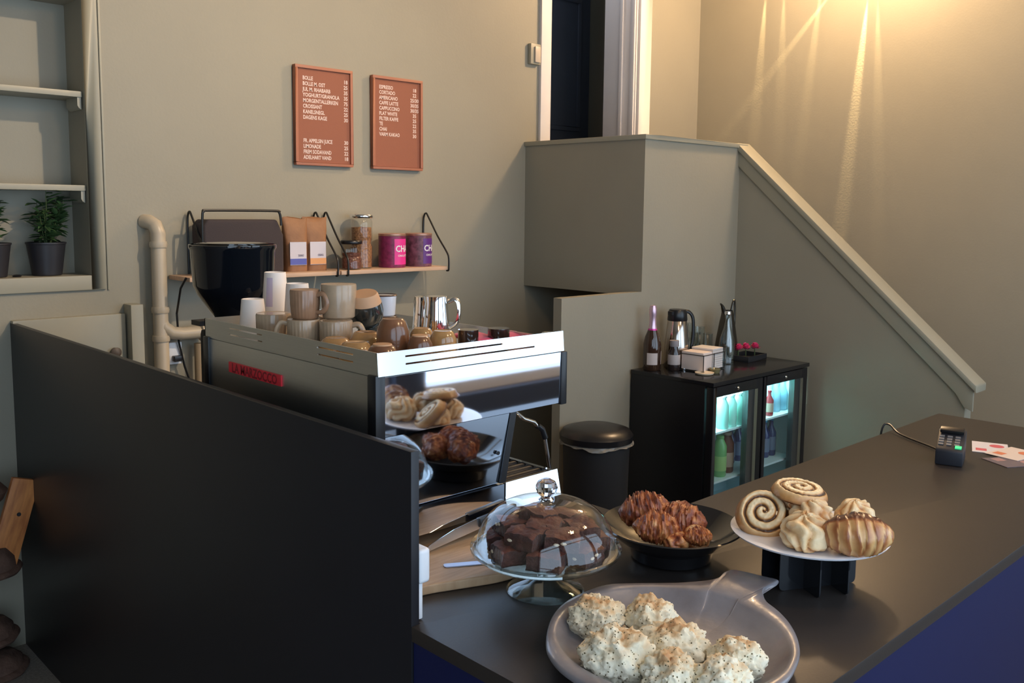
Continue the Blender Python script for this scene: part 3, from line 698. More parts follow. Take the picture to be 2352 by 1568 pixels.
# ------------------------------------------------------------------ drinks fridge
fx, fy = 3.515, 2.330; FW, FD, FH = .870, .478, .875
fr = thing('drinks_fridge', 'black two-door glass-front drinks fridge with lit shelves', 'fridge', (fx, fy, 0))
FB = mat('fridge_black', (.010, .010, .013), .3); FI = mat('fridge_liner', (.55, .75, .78), .4)
m = MB(); m.box((0, .045, .02), (.02, FD, FH-.02)); m.box((FW-.02, .045, .02), (FW, FD, FH-.02)); m.box((.02, FD-.02, .02), (FW-.02, FD, FH-.02)); m.box((0, .045, .0), (FW, FD, .10)); m.box((.02, .045, FH-.045), (FW-.02, FD, FH-.02))
m.build('cabinet', FB, fr)
m = MB(); m.box((.02, .05, .10), (.03, FD-.02, FH-.045)); m.box((FW-.03, .05, .10), (FW-.02, FD-.02, FH-.045)); m.box((.03, FD-.03, .10), (FW-.03, FD-.02, FH-.045)); m.box((.03, .05, .10), (FW-.03, FD-.03, .11)); m.build('liner', FI, fr)
MB().box((-.004, -.004, FH-.02), (FW+.004, FD, FH)).build('top', mat('fridge_top', (.012, .012, .014), .16), fr, bevel=.002)
for z in (.375, .615):
    MB().box((.03, .052, z-.010), (FW-.03, FD-.04, z)).build('shelf', mat('pale_shelf', (.75, .88, .90), .35), fr)
MB().box((.03, .055, FH-.060), (FW-.03, .075, FH-.046)).build('light_strip', mat('cyan_led', (.6, 1, .95), .4, emit=(.45, .95, 1.0), estr=14), fr)
MB().box((.405, .05, .10), (.465, .07, FH-.046)).build('centre_post', FB, fr)
for dx in (0.005, .441):
    dd = MB(); dw = .424
    dd.box((dx, 0, .06), (dx+.026, .038, FH-.025)); dd.box((dx+.365, .002, .06), (dx+dw, .038, FH-.025))
    dd.box((dx+.026, 0, FH-.072), (dx+.365, .038, FH-.025)); dd.box((dx+.026, 0, .06), (dx+.365, .038, .12))
    dr_ = dd.build('door', FB, fr, bevel=.001)
    MB().box((dx+.026, .016, .12), (dx+.30, .020, FH-.072)).build('pane', glass('door_glass', (.93, .97, .97), 1.5, .02), dr_)
    MB().box((dx+.30, .004, .12), (dx+.345, .034, FH-.072)).build('grip_profile', mat('grey_profile', (.16, .17, .17), .35, .8), dr_)
    MB().box((dx+.345, -.004, .12), (dx+.372, .004, FH-.072)).build('handle', mat('silver_profile', (.62, .64, .60), .25, 1.0), dr_, label='bright full-height metal handle strip')
    MB().lathe([(.006, 0), (.008, .004), (.005, .008), (0, .008)], 16, 0, RX(pi/2)).build('lock', CHROME, dr_, loc=(dx+.20, 0, FH-.048))
for lx in (.22, .65):
    l = light('fridge_led', 'AREA', (fx+lx, fy+.11, FH-.065), 3.4 if lx < .4 else 2.2, (.50, .95, 1.0), aim=(fx+lx, fy+.22, .3), sx=.36, sy=.05)

# bottles inside the fridge
def bottle(name, label, cat, loc, r, h, m, capm, neck=.35, group=None, labm=None, shoulder=.62):
    t = thing(name, label, cat, loc, group=group)
    MB().lathe([(0, 0), (r*.9, 0), (r, .006), (r, h*shoulder), (r*neck, h*(shoulder+.18)), (r*neck*.9, h*.96), (0, h*.96)], 24).build('glass_body', m, t)
    MB().lathe([(r*neck*1.15, h*.93), (r*neck*1.2, h*.94), (r*neck*1.15, h), (0, h)], 18).build('cap', capm, t)
    if labm: MB().lathe([(r*1.01, h*.15), (r*1.02, h*.16), (r*1.02, h*.5), (r*1.01, h*.51)], 24, close=True).build('label_band', labm, t)
    return t
AQUA = mat('aqua_bottle', (.45, .85, .75), .15, coat=.4); WCAP = mat('white_cap', (.9, .92, .9), .4)
BLU = mat('blue_bottle', (.08, .35, .55), .15, coat=.4); GRN = mat('green_bottle', (.18, .42, .16), .2); RED = mat('red_bottle', (.35, .03, .04), .25)
CARD = mat('brown_carton', (.16, .05, .04), .5); NAV = mat('navy_bottle', (.03, .04, .16), .15, coat=.4); TANL = mat('tan_label', (.5, .35, .28), .5)
k = 0
names = ['pale aqua bottle with white cap, front left of the fridge top shelf', 'pale aqua bottle with white cap, second along the fridge top shelf',
         'pale aqua bottle with white cap, third along the fridge top shelf', 'pale aqua bottle with white cap, fourth along the fridge top shelf']
for i in range(4):
    bottle('glass_bottle', names[i], 'bottle', (fx+.215+i*.070, fy+.085, .6155), .029, .160, AQUA, WCAP, .55, 'aqua bottles on the top shelf', shoulder=.7)
for i in range(4):
    bottle('glass_bottle', 'pale aqua bottle in the back row behind the four front aqua bottles', 'bottle', (fx+.25+i*.075, fy+.18, .6155), .030, .160, AQUA, WCAP, .55, 'aqua bottles in the back row', shoulder=.7)
bottle('glass_bottle', 'small red bottle at the left of the right-hand fridge door', 'bottle', (fx+.640, fy+.085, .6155), .022, .13, RED, RED, .4, None, TANL)
for i in range(3):
    bottle('glass_bottle', ['clear bottle with blue neck and white cap next to the red bottle', 'clear bottle with blue neck, middle behind the right door', 'clear bottle with blue neck, by the grip of the right door'][i], 'bottle', (fx+.690+i*.066, fy+.12, .6155), .029, .175, mat('ice_blue', (.35, .60, .75), .2), WCAP if i == 0 else BLU, .5, 'blue-necked bottles', BLU if False else None, shoulder=.55)
bottle('glass_bottle', 'green bottle low left in the fridge', 'bottle', (fx+.225, fy+.10, .3755), .033, .20, GRN, GRN, .5, None, mat('lime_label', (.35, .55, .2), .5), shoulder=.75)
bottle('glass_bottle', 'dark red-brown bottle with tan label beside the green bottle', 'bottle', (fx+.315, fy+.12, .3755), .036, .20, CARD, TANL, .55, None, TANL, shoulder=.72)
for i, (x, y) in enumerate(((.47, .20), (.54, .20), (.70, .14), (.765, .14), (.70, .22), (.775, .22))):
    bottle('glass_bottle', ['dark blue bottle at the back beside the red-brown one', 'dark blue bottle at the back next to the left door grip', 'navy bottle at the back, first behind the right door, lower shelf', 'navy bottle at the back, second behind the right door, lower shelf', 'navy bottle at the back, third behind the right door, lower shelf', 'navy bottle at the back, fourth behind the right door, lower shelf'][i], 'bottle', (fx+x, fy+y, .3755), .027, .20, NAV, BLU, .4, 'dark blue bottles on the lower shelf', mat('slate_label', (.16, .2, .32), .5))

# things on the fridge
ZF = .8755
cb = thing('champagne_bottle', 'dark sparkling wine bottle with pink foil neck on the fridge', 'bottle', (3.582, 2.735, ZF))
MB().lathe([(0, 0), (.040, 0), (.044, .006), (.044, .130), (.036, .165), (.020, .205), (.0155, .23), (.0155, .245)], 36).build('glass_body', mat('dark_wine_glass', (.05, .025, .015), .08, coat=.6), cb)
MB().lathe([(.0225, .196), (.0172, .225), (.0158, .262), (.0185, .275), (.0185, .300), (.014, .318), (0, .320)], 30, close=True).build('foil', mat('pink_silver_foil', (.80, .55, .66), .3, .7), cb)
MB().lathe([(.0265, .186), (.0232, .197), (.021, .205)], 30, close=True).build('neck_band', mat('magenta_foil', (.65, .05, .35), .3, .4), cb)
vs = []; fs = []
for i in range(9):
    a = R(-175)+R(70)*i/8
    for z in (.03, .088): vs.append((.0448*cos(a), .0448*sin(a), z))
for i in range(8): fs.append((2*i, 2*i+2, 2*i+3, 2*i+1))
mb_ = MB().add(vs, fs)
for i in range(5): pass
mb_.add([(.0448*cos(R(-70)+R(40)*i/6), .0448*sin(R(-70)+R(40)*i/6), z) for i in range(7) for z in (.03, .095)], [(2*i, 2*i+2, 2*i+3, 2*i+1) for i in range(6)])
mb_.build('paper_label', mat('wine_label', (.62, .52, .48), .5), cb)
tf = thing('thermos_jug', 'steel vacuum jug with black top and handle on the fridge', 'jug', (3.735, 2.70, ZF))
MB().lathe([(.062, 0), (.066, .01), (.060, .12), (.048, .235), (.045, .238)], 40).build('steel_body', mat('jug_steel', (.55, .50, .45), .15, 1.0), tf)
MB().lathe([(.047, .235), (.050, .24), (.046, .28), (.040, .292), (0, .296)], 36).box((-.064, -.012, .268), (-.035, .012, .285)).build('lid', BLK, tf)
MB().tube(smooth_pts([(.04, 0, .282), (.065, 0, .275), (.085, 0, .24), (.088, 0, .15), (.075, 0, .08), (.058, 0, .06)]), .008, 10, flat=1.4).build('handle', BLK, tf, rot=(0, 0, R(-30)))
bs = thing('syrup_bottle', 'small dark syrup bottle with a pale label in front of the jug', 'bottle', (3.655, 2.655, ZF))
MB().lathe([(0, 0), (.027, 0), (.030, .005), (.030, .085), (.020, .105), (.018, .12)], 30).build('glass_body', mat('dark_wine_glass2', (.03, .02, .018), .1, coat=.6), bs)
MB().lathe([(.0215, .118), (.023, .12), (.023, .148), (0, .15)], 30).build('cap', mat('grey_cap', (.35, .32, .33), .4), bs)
MB().lathe([(.0305, .03), (.0308, .031), (.0308, .078), (.0305, .079)], 30, close=True).build('label_band', mat('wine_label2', (.50, .44, .42), .5), bs)
nb = thing('napkin_basket', 'white wire basket of folded paper napkins on the fridge', 'basket', (3.78, 2.575, ZF), (0, 0, R(4)))
bw = mat('white_napkin', (.78, .66, .60), .7); 
MB().box((-.096, -.062, .008), (-.012, .062, .098)).build('napkin_pile', bw, nb, bevel=.006)
q = MB()
for i in range(9): q.box((-.004, -.060, .008+i*.0112), (.094, .060, .008+i*.0112+.0105))
q.build('folded_napkins', mat('cream_napkin', (.72, .66, .62), .7), nb, bevel=.0015)
q = MB()
for z in (.004, .085):
    q.tube([(-.10, -.066, z), (.10, -.066, z), (.10, .066, z), (-.10, .066, z), (-.10, -.066, z)], .002, 6)
for x, y in ((-.10, -.066), (0, -.066), (.10, -.066), (.10, .066), (-.10, .066)): q.tube([(x, y, .004), (x, y, .088)], .002, 6)
q.build('wire_frame', BLKWIRE, nb)
def water_glass(label, x, y, h, r):
    t = thing('drinking_glass', label, 'glass', (x, y, ZF), group='drinking glasses behind the napkins')
    MB().lathe([(r*.9, 0), (r*.95, .004), (r, h)], 28, close=True).lathe([(r*.93, h), (r*.88, .01), (0, .008)], 28).build('glass_body', glass('tumbler_glass', (.92, .95, .95), 1.45, .06), t)
for i, (x, y, h) in enumerate(((3.905, 2.76, .205), (3.955, 2.74, .155), (3.99, 2.69, .15), (3.93, 2.70, .19))):
    water_glass(['tall stack-high drinking glass at the back, beside the jug', 'lower drinking glass behind the napkin basket', 'lower drinking glass next to the glass carafe', 'tall drinking glass just in front of the back one'][i], x, y, h, .026)
cf = thing('glass_carafe', 'clear glass carafe with narrow neck reflecting warm lights on the fridge', 'carafe', (4.04, 2.605, ZF))
MB().lathe([(.036, 0), (.040, .004), (.041, .09), (.036, .13), (.018, .19), (.0125, .225), (.015, .25)], 36, close=True).lathe([(.013, .25), (.011, .225), (.016, .19), (.034, .13), (.038, .09), (.037, .01), (0, .008)], 36).build('glass_body', glass('carafe_glass', (.88, .9, .88), 1.5, .10), cf)
MB().lathe([(.013, .25), (.018, .255), (.016, .268), (0, .272)], 24).build('stopper', CHROME, cf)
tag(MB().lathe([(.06, 0), (.068, .01), (.056, .10), (.040, .20), (.028, .26)], 36, close=True).tube(smooth_pts([(-.03, 0, .25), (-.05, 0, .285), (-.068, .0, .30)]), [.016, .013, .012, .011, .010, .008, .007, .006, .005, .004, .003], 8).tube(smooth_pts([(.03, 0, .24), (.05, 0, .30), (.065, 0, .30), (.07, 0, .2), (.06, 0, .08)]), .006, 8).build('kettle', mat('gunmetal', (.10, .09, .075), .25, .9), loc=(4.15, 2.68, ZF)),
    'dark metal pouring jug with spout half hidden behind the glass carafe', 'jug')
tr = thing('flower_tray', 'low black tray at the back of the fridge top', 'tray', (4.225, 2.60, ZF), (0, 0, R(2)))
MB().box((-.095, -.065, 0), (.095, .065, .006)).box((-.095, -.065, .006), (-.089, .065, .030)).box((.089, -.065, .006), (.095, .065, .030)).box((-.089, -.065, .006), (.089, -.059, .030)).box((-.089, .059, .006), (.089, .065, .030)).build('tray_body', BLKM, tr, bevel=.001)
for i, (x, y) in enumerate(((4.165, 2.615), (4.222, 2.605), (4.278, 2.585))):
    f = thing('pink_flower', ['pink paper-like flower head in the tray, nearest the carafe', 'pink flower head in the tray, middle of three', 'pink flower head in the tray, rightmost of three'][i], 'flower', (x, y, ZF+.006), (0, 0, i))
    q = MB()
    for k in range(26):
        a = k*2.4; rr = .007+.016*(k/26); Mx = T(rr*cos(a)*.6, rr*sin(a)*.6, .066-.018*(k/26)) @ RZ(a) @ RY(-1.2+.8*k/26)
        q.add([(0, -.006, 0), (.010, -.009, .002), (.018, -.004, 0), (.018, .004, 0), (.010, .009, .002), (0, .006, 0)], [(0, 1, 2, 3, 4, 5)], 0, Mx)
    q.build('petals', mat('pink_petal', (.75, .06, .20), .6), f)
    MB().tube([(0, 0, 0), (.001, 0, .055)], .003, 6).build('stem', MATS['plant_stem'], f)
tag(MB().lathe([(0, 0), (.036, 0), (.043, .003), (.046, .010), (.042, .011), (.030, .005), (0, .004)], 36).build('saucer', mat('cream_ceramic', (.75, .62, .45), .3), loc=(3.672, 2.487, ZF)),
    'small cream saucer in front of the napkin basket', 'saucer')
tag(MB().lathe([(0, 0), (.022, 0), (.028, .02), (.0265, .022), (.02, .006), (0, .005)], 30).build('tea_light_cup', mat('olive_glass', (.20, .17, .08), .1, coat=.5), loc=(3.745, 2.478, ZF)),
    'small olive glass bowl beside the cream saucer', 'bowl')
tl = thing('tea_light', 'tiny lit tea light in front of the steel jug', 'candle', (3.69, 2.62, ZF))
MB().lathe([(0, 0), (.014, 0), (.015, .012), (.0, .013)], 20).build('holder', CHROME, tl)
MB().lathe([(0, .013), (.0045, .020), (.003, .027), (0, .032)], 12).build('flame', mat('flame', (1, .7, .3), .5, emit=(1, .75, .45), estr=9), tl)

# ------------------------------------------------------------------ card terminal, papers
tm = thing('card_terminal', 'small black card terminal with a green key on the counter', 'card reader', (2.860, 1.040, .9005), (0, 0, R(-74)))
MY2 = Matrix(((0, 0, 1, 0), (1, 0, 0, 0), (0, 1, 0, 0), (0, 0, 0, 1)))
# profile in (y,z): front face toward the camera (-y), top rising to the back
q = MB(); q.prism([(-.055, 0), (.060, 0), (.060, .088), (.045, .092), (-.048, .050), (-.055, .045)], -.038, .038, 0, MY2); q.build('housing', mat('terminal_black', (.020, .022, .030), .45), tm, bevel=.005)
q = MB().box((-.034, .016, .0), (.034, .040, .012)); q.build('screen_hood', BLK, tm, loc=(0, 0, .076), rot=(R(22), 0, 0), bevel=.004)
kb = MB()
for i in range(3):
    for j in range(4): kb.box((-.026+i*.022-.007, -.036+j*.013, 0), (-.026+i*.022+.007, -.036+j*.013+.008, .004))
kb.build('keys', mat('key_grey', (.20, .19, .19), .5), tm, loc=(0, .0, .0700), rot=(R(24.3), 0, 0))
MB().box((.014, -.050, 0), (.032, -.038, .004)).build('green_key', mat('green_key', (.05, .6, .25), .4, emit=(.05, .9, .35), estr=.5), tm, loc=(0, 0, .0715), rot=(R(24.3), 0, 0))
tag(MB().tube(smooth_pts([(2.918, 1.058, .906), (2.98, 1.15, .906), (3.06, 1.28, .908), (3.10, 1.335, .925), (3.09, 1.355, .91), (3.08, 1.36, .80), (3.08, 1.37, .5)]), .0035, 8).build('terminal_cord', BLK), 'thin black cable from the card terminal over the counter edge', 'cord')
RP = mat('leaflet_white', (.80, .74, .76), .5)
def leaflet(label, x, y, rz, w_, h_, z, m, blot):
    t = thing('leaflet', label, 'leaflet', (x, y, z), (0, 0, rz))
    MB().box((-w_/2, -h_/2, 0), (w_/2, h_/2, .0012)).build('sheet', m, t)
    MB().lathe([(0, 0), (.022, .0002), (.0, .0004)], 20, 0, T(.03, -.02, .0013)).add([(-w_*.35, h_*.1, .0014), (-.02, h_*.1, .0014), (-.02, h_*.4, .0014), (-w_*.35, h_*.4, .0014)], [(0, 1, 2, 3)], 0).build('printed_picture', blot, t)
leaflet('white leaflet with a red picture lying by the card terminal', 3.125, 1.015, R(20), .15, .105, .9006, RP, mat('red_print', (.7, .12, .15), .5))
leaflet('white leaflet with an orange print on top of the others, cut by the right edge', 3.10, .935, R(-12), .15, .105, .9022, mat('leaflet_cream', (.8, .66, .58), .5), mat('orange_print', (.75, .22, .10), .5))
leaflet('dark glossy leaflet under the white ones at the right edge', 3.01, .905, R(-30), .15, .105, .9004, mat('leaflet_dark', (.20, .15, .17), .25), mat('pinkish_print', (.45, .25, .24), .4))

# ------------------------------------------------------------------ cutting board, knife, spreader
def rounded(poly, r=.03, n=6):
    out = []; N_ = len(poly)
    for i in range(N_):
        p = Vector((*poly[i], 0)); a = Vector((*poly[i-1], 0)); b_ = Vector((*poly[(i+1) % N_], 0))
        rr = r[i] if isinstance(r, (list, tuple)) else r
        pa = p+(a-p).normalized()*rr; pb = p+(b_-p).normalized()*rr
        for k in range(n+1):
            u = k/n; q_ = (1-u)**2*pa+2*u*(1-u)*p+u*u*pb; out.append((q_.x, q_.y))
    return out
BRD = mat('maple_board', (.60, .40, .24), .45, col2=(.47, .29, .16), vscale=5, stretch=(2, 22, 2))
tag(MB().prism(rounded([(1.01, 1.36), (1.075, 1.350), (1.222, 1.293), (1.42, 1.285), (1.53, 1.36), (1.50, 1.595), (1.01, 1.598)], [.02, .03, .04, .05, .04, .02, .02]), .9005, .9205).build('cutting_board', BRD, bevel=.004, bseg=3),
    'light wooden cutting board against the coffee machine', 'cutting board')
kn = thing('kitchen_knife', 'large kitchen knife with black handle leaning at the coffee machine side', 'knife', (1.155, 1.478, .9225), (R(-8), R(-6), R(0)))
MB().prism([(0, 0), (.17, .0), (.17, .024), (.10, .022), (.03, .012)], -.001, .001, 0, MY).build('blade', MATS['satin_steel'], kn, smooth=0)
MB().prism([(.17, .002), (.28, .004), (.285, .022), (.17, .024)], -.008, .008, 0, MY).build('handle', BLK, kn, bevel=.004)
sp = thing('spreader', 'grey metal spreader lying on the cutting board beside the cake dome', 'utensil', (1.165, 1.395, .9212), (0, 0, R(-30)))
MB().prism(rounded([(-.01, -.009), (.12, -.009), (.12, .009), (-.01, .009)], .007, 4), 0, .002).build('blade', mat('dull_metal', (.42, .46, .60), .35, .6), sp)
MB().tube([(.12, 0, .006), (.20, 0, .007)], .006, 10).build('handle', BLK, sp)

# ------------------------------------------------------------------ cake stand with brownies and dome
CX, CY = 1.262, 1.212; PZ = .987
CG = mat('cut_glass', (.90, .94, .94), .03, trans=1.0)
cs = thing('cake_stand', 'clear glass footed cake stand holding the brownies', 'cake stand', (CX, CY, .9005))
fl = lambda a, z: .006*cos(a*40)
MB().lathe([(.074, .0), (.078, .002), (.072, .007), (.045, .016), (.022, .030), (.016, .045), (.020, .060), (.034, .070), (.045, .073)], 56, close=True).lathe([(.045, .073), (.03, .066), (.012, .05), (.012, .03), (.035, .010), (.068, .002), (.074, 0)], 56, close=True).build('foot', glass('foot_glass', (.86, .90, .90), 1.5, .05), cs)
MB().lathe([(0, .076), (.138, .076), (.145, .082), (.149, .088), (.1485, .092), (.143, .0885), (.136, .081), (0, .081)], 120, rib=lambda a, z: .008*abs(sin(a*22)) if z > .08 and z != .081 else 0).build('plate', glass('plate_glass', (.82, .86, .86), 1.5, .08), cs)
dm_ = thing('glass_dome', 'clear glass dome with a ball knob covering the brownies', 'cake dome', (CX, CY, .9005+.0825))
pf = []
for i in range(25):
    u = i/24*pi/2; pf.append((.138*cos(u)**.70 if u < pi/2-.01 else 0, .100*sin(u)**1.0+.003))
MB().lathe([(.140, .0)]+pf, 80, close=True).build('dome', glass('dome_glass', (.95, .96, .96), 1.5, .045), dm_)
MB().lathe([(.138, .002), (.143, .001), (.143, .005), (.138, .006)], 80, close=True).build('dome_rim', glass('rim_glass', (.75, .8, .8), 1.5, .25), dm_)
kbm = MB().lathe([(.016, .102), (.011, .107), (.012, .110), (.020, .118), (.0225, .127), (.018, .138), (.008, .144), (0, .145)], 14)
kbm.build('knob', mat('crystal', (.95, .96, .96), .02, trans=1.0), dm_, smooth=10)

BRW = mat('chocolate_crumb', (.085, .024, .014), .7, col2=(.035, .010, .007), vscale=50, bump=.6, bscale=120, sheen=.1)
BRT = mat('cocoa_crust', (.12, .032, .020), .6, var=.3, vscale=60, bump=.5, bscale=100)
ALM = mat('almond_cream', (.75, .60, .42), .5)
def brownie_mesh(seed):
    mb = MB(); n = 11; w_, d_, h_ = .060, .050, .029; vs = []; idx = {}
    def key(i, j, k): return (i, j, k)
    fs = []; mi = []
    def vert(i, j, k):
        if (i, j, k) in idx: return idx[(i, j, k)]
        p = Vector(((i/n-.5)*w_, (j/n-.5)*d_, (k/4)*h_))
        q_ = noise.noise_vector(p*45+Vector((seed*7, 0, 0)))*.0040 + noise.noise_vector(p*160+Vector((seed, 3, 0)))*.0022
        if k == 0: q_.z *= .2
        # soften corners
        ex = abs(i/n-.5)*2; ey = abs(j/n-.5)*2
        if k == 4: q_.z -= .002*(ex**6+ey**6)
        vs.append(p+q_); idx[(i, j, k)] = len(vs)-1; return len(vs)-1
    for i in range(n):
        for j in range(n):
            fs.append((vert(i, j, 4), vert(i+1, j, 4), vert(i+1, j+1, 4), vert(i, j+1, 4))); mi.append(1)
            fs.append((vert(i, j, 0), vert(i, j+1, 0), vert(i+1, j+1, 0), vert(i+1, j, 0))); mi.append(0)
    for k in range(4):
        for i in range(n):
            fs.append((vert(i, 0, k), vert(i+1, 0, k), vert(i+1, 0, k+1), vert(i, 0, k+1))); mi.append(0)
            fs.append((vert(i, n, k), vert(i, n, k+1), vert(i+1, n, k+1), vert(i+1, n, k))); mi.append(0)
            fs.append((vert(0, i, k), vert(0, i, k+1), vert(0, i+1, k+1), vert(0, i+1, k))); mi.append(0)
            fs.append((vert(n, i, k), vert(n, i+1, k), vert(n, i+1, k+1), vert(n, i, k+1))); mi.append(0)
    mb.add(vs, fs); mb.m = mi; return mb
protos = []
for s_ in range(4):
    t = thing('brownie', 'x', 'brownie', group='brownies under the glass dome')
    brownie_mesh(s_+1).build('cake_piece', [BRW, BRT], t, smooth=50)
    rnd = random.Random(s_)
    for q in range((2, 3, 1, 2)[s_]):
        sd = rnd.choice([0, 1]); Mx = T(rnd.uniform(-.02, .02) if sd == 0 else -.030, -.026 if sd == 0 else rnd.uniform(-.015, .015), rnd.uniform(.010, .02)) @ RZ(0 if sd == 0 else pi/2) @ Matrix.Diagonal((1.4, .5, .8, 1)).to_4x4()
        MB().lathe([(0, -.0035), (.0025, -.003), (.0042, 0), (.0025, .003), (0, .0035)], 12, 0, Mx).build('almond_piece', ALM, t)
    protos.append(t)
BL = []
for k in range(7): a = R(225+k*360/7); BL.append((.092*cos(a), .092*sin(a), .0, a+pi/2+.3*((k % 3)-1), 0))
BL.append((.012, .01, 0, .5, 0)); BL.append((-.045, .035, .0005, 1.6, 0))
for k in range(6): a = R(250+k*60); BL.append((.070*cos(a), .070*sin(a), .031, a+pi/2+.5*((k*2) % 3-1), (6, -5, 3)[k % 3]))
BL.append((.018, .012, .031, .9, 4)); BL.append((-.022, -.014, .036, 2.2, -6)); BL.append((.005, .03, .046, .3, 12))
LB = ['brownie in the bottom layer at the front left of the cake stand', 'brownie in the bottom layer nearest the viewer', 'brownie in the bottom layer at the front right by the dome glass', 'brownie in the bottom layer at the right', 'brownie in the bottom layer at the back right', 'brownie in the bottom layer at the back left', 'brownie in the bottom layer at the far left rim',
      'brownie hidden at the centre of the bottom layer', 'brownie in the bottom layer behind the centre one', 'brownie in the upper layer nearest the viewer', 'brownie in the upper layer at the front right', 'brownie in the upper layer at the back right', 'brownie in the upper layer at the back', 'brownie in the upper layer at the back left', 'brownie in the upper layer at the front left',
      'brownie at the centre of the upper layer', 'tilted brownie just left of the centre of the upper layer', 'topmost brownie of the heap, tilted']
used = set()
for i, (x, y, z, a, tl_) in enumerate(BL):
    p = protos[i % 4]
    o = p if (i % 4) not in used else copy_tree(p); used.add(i % 4)
    put(o, (CX+x, CY+y, PZ-.0045+z), (R(tl_), R(tl_*.6), a), LB[i], 1.06)

# ------------------------------------------------------------------ pastries
CRO = [(0.0, (.10, .018, .010)), (.30, (.30, .068, .022)), (.6, (.56, .19, .055)), (1.0, (.80, .44, .18))]
CRUST = attr_mat('brown_croissant_crust', CRO, .42, .3, bump=.8, bscale=110, noise_amt=.55, nscale=38)
GOLD = attr_mat('golden_croissant_crust', [(0, (.10, .022, .012)), (.3, (.38, .13, .04)), (.6, (.75, .42, .16)), (1.0, (.88, .70, .40))], .35, .4, bump=.25, bscale=90, noise_amt=.2, nscale=30)
PALE = attr_mat('pale_pastry_crust', [(0, (.35, .13, .05)), (.3, (.68, .36, .14)), (.65, (.84, .60, .33)), (1.0, (.92, .78, .52))], .45, .2, bump=.35, bscale=110, noise_amt=.18, nscale=30)
SWIRL = attr_mat('cinnamon_bun_dough', [(0, (.055, .025, .012)), (.25, (.22, .09, .03)), (.45, (.60, .30, .10)), (.7, (.82, .55, .27)), (1.0, (.90, .76, .50))], .4, .3, bump=.3, bscale=100, noise_amt=.10, nscale=40)
def croissant(name, label, loc, rot, L, r0, bend, m, n_seg=9, sq=.8, seed=0, sc=(1, 1, 1), dark=0.0, group=None, ridge=.14, dark_ridge=False, rough_=.0):
    vs = []; fs = []; tone = []; n = 26; m_ = 72
    for i in range(m_+1):
        t = -1+2*i/m_
        env = max(.02, (1-abs(t)**2.0))**.75
        seg = (abs(t)*n_seg/2) % 1.0
        step = 1+ridge*(1-seg)*.9-ridge*.4
        ang = t*bend
        cx_ = (sin(ang)/bend if bend > .01 else t)*L/2; cy_ = ((1-cos(ang))/bend if bend > .01 else 0)*L/2
        tdir = Vector((cos(ang), sin(ang), 0)); nd = Vector((-sin(ang), cos(ang), 0))
        for k in range(n):
            a = 2*pi*k/n; seg2 = (abs(t)*n_seg/2 + .30*sin(a*1+seed) + .35*noise.noise(Vector((cos(a)*1.7+seed, sin(a)*1.7, t*3)))) % 1.0
            st_ = 1+ridge*(1-seg2)-ridge*.5
            ns = noise.noise(Vector((cos(a)*1.5, sin(a)*1.5, t*5+seed*3)))*.10
            rr = r0*env*(st_+ns)
            rr *= 1+rough_*(noise.noise(Vector((cos(a)*3, sin(a)*3, t*9+seed)))+.6*noise.noise(Vector((cos(a)*8, sin(a)*8, t*24+seed))))
            p = Vector((cx_, cy_, 0))+nd*cos(a)*rr+Vector((0, 0, 1))*sin(a)*rr*sq
            p.z += r0*sq*.92
            if p.z < 0: p.z *= .2
            vs.append(p)
            tn = (.32 if rough_ > .1 else .24)+(.22 if rough_ > .1 else .45)*(seg2**1.2)-dark+.2*ns*10*.3+.5*rough_*noise.noise(Vector((cos(a)*4+9, sin(a)*4, t*7+seed)))*3
            if dark_ridge: tn -= 1.6*max(0, min(1, (sin(a+.35)-.62)/.10))
            tone.append(max(0, min(1, tn)))
    for i in range(m_):
        for k in range(n): k2 = (k+1) % n; fs.append((i*n+k, i*n+k2, (i+1)*n+k2, (i+1)*n+k))
    fs.append(tuple(range(n-1, -1, -1))); fs.append(tuple(m_*n+k for k in range(n)))
    o = MB().add(vs, fs, tone=tone).build(name, m, loc=loc, rot=rot, smooth=60); o.scale = sc
    return tag(o, label, 'pastry', group)
def swirl(name, label, loc, rot, Rr_, H, turns, m, seed=0, group=None):
    vs = []; fs = []; tone = []; nr, na = 56, 110
    for i in range(nr+1):
        u = i/nr; r = Rr_*u
        for k in range(na):
            a = 2*pi*k/na; wob = 1+.04*sin(2*a+seed)+.03*noise.noise(Vector((cos(a)*2, sin(a)*2, seed)))
            ph = (u*turns - a/(2*pi)) % 1.0
            groove = math.exp(-((ph-.5)/.19)**2)
            inn = 1 if u < .93 else max(0, (1-u)/.07)
            z = H*(1-max(0, (u-.72)/.28)**3*.62) - groove*H*.20*inn*(1 if u > .05 else 0) + H*.10*(1-u) + .0015*noise.noise(Vector((u*9*cos(a), u*9*sin(a), seed+5)))
            vs.append((r*wob*cos(a), r*wob*sin(a), z)); tn = .95-.95*groove*inn; tn = min(tn, .95-.55*max(0, (u-.75)/.25)); tone.append(max(0, tn))
    base = len(vs)
    for k in range(na): a = 2*pi*k/na; vs.append((Rr_*1.05*cos(a), Rr_*1.05*sin(a), H*.22)); tone.append(.27)
    for k in range(na): a = 2*pi*k/na; vs.append((Rr_*.93*cos(a), Rr_*.93*sin(a), 0)); tone.append(.25)
    rings = nr+3
    for i in range(rings-1):
        for k in range(na): k2 = (k+1) % na; fs.append((i*na+k, i*na+k2, (i+1)*na+k2, (i+1)*na+k))
    fs.append(tuple((rings-1)*na+k for k in range(na-1, -1, -1)))
    o = MB().add(vs, fs, tone=tone).build(name, m, loc=loc, rot=rot, smooth=70)
    return tag(o, label, 'pastry', group)
def ico(sub):
    bm = bmesh.new(); bmesh.ops.create_icosphere(bm, subdivisions=sub, radius=1.0)
    v = [x.co.copy() for x in bm.verts]; f = [[q_.index for q_ in x.verts] for x in bm.faces]; bm.free(); return v, f
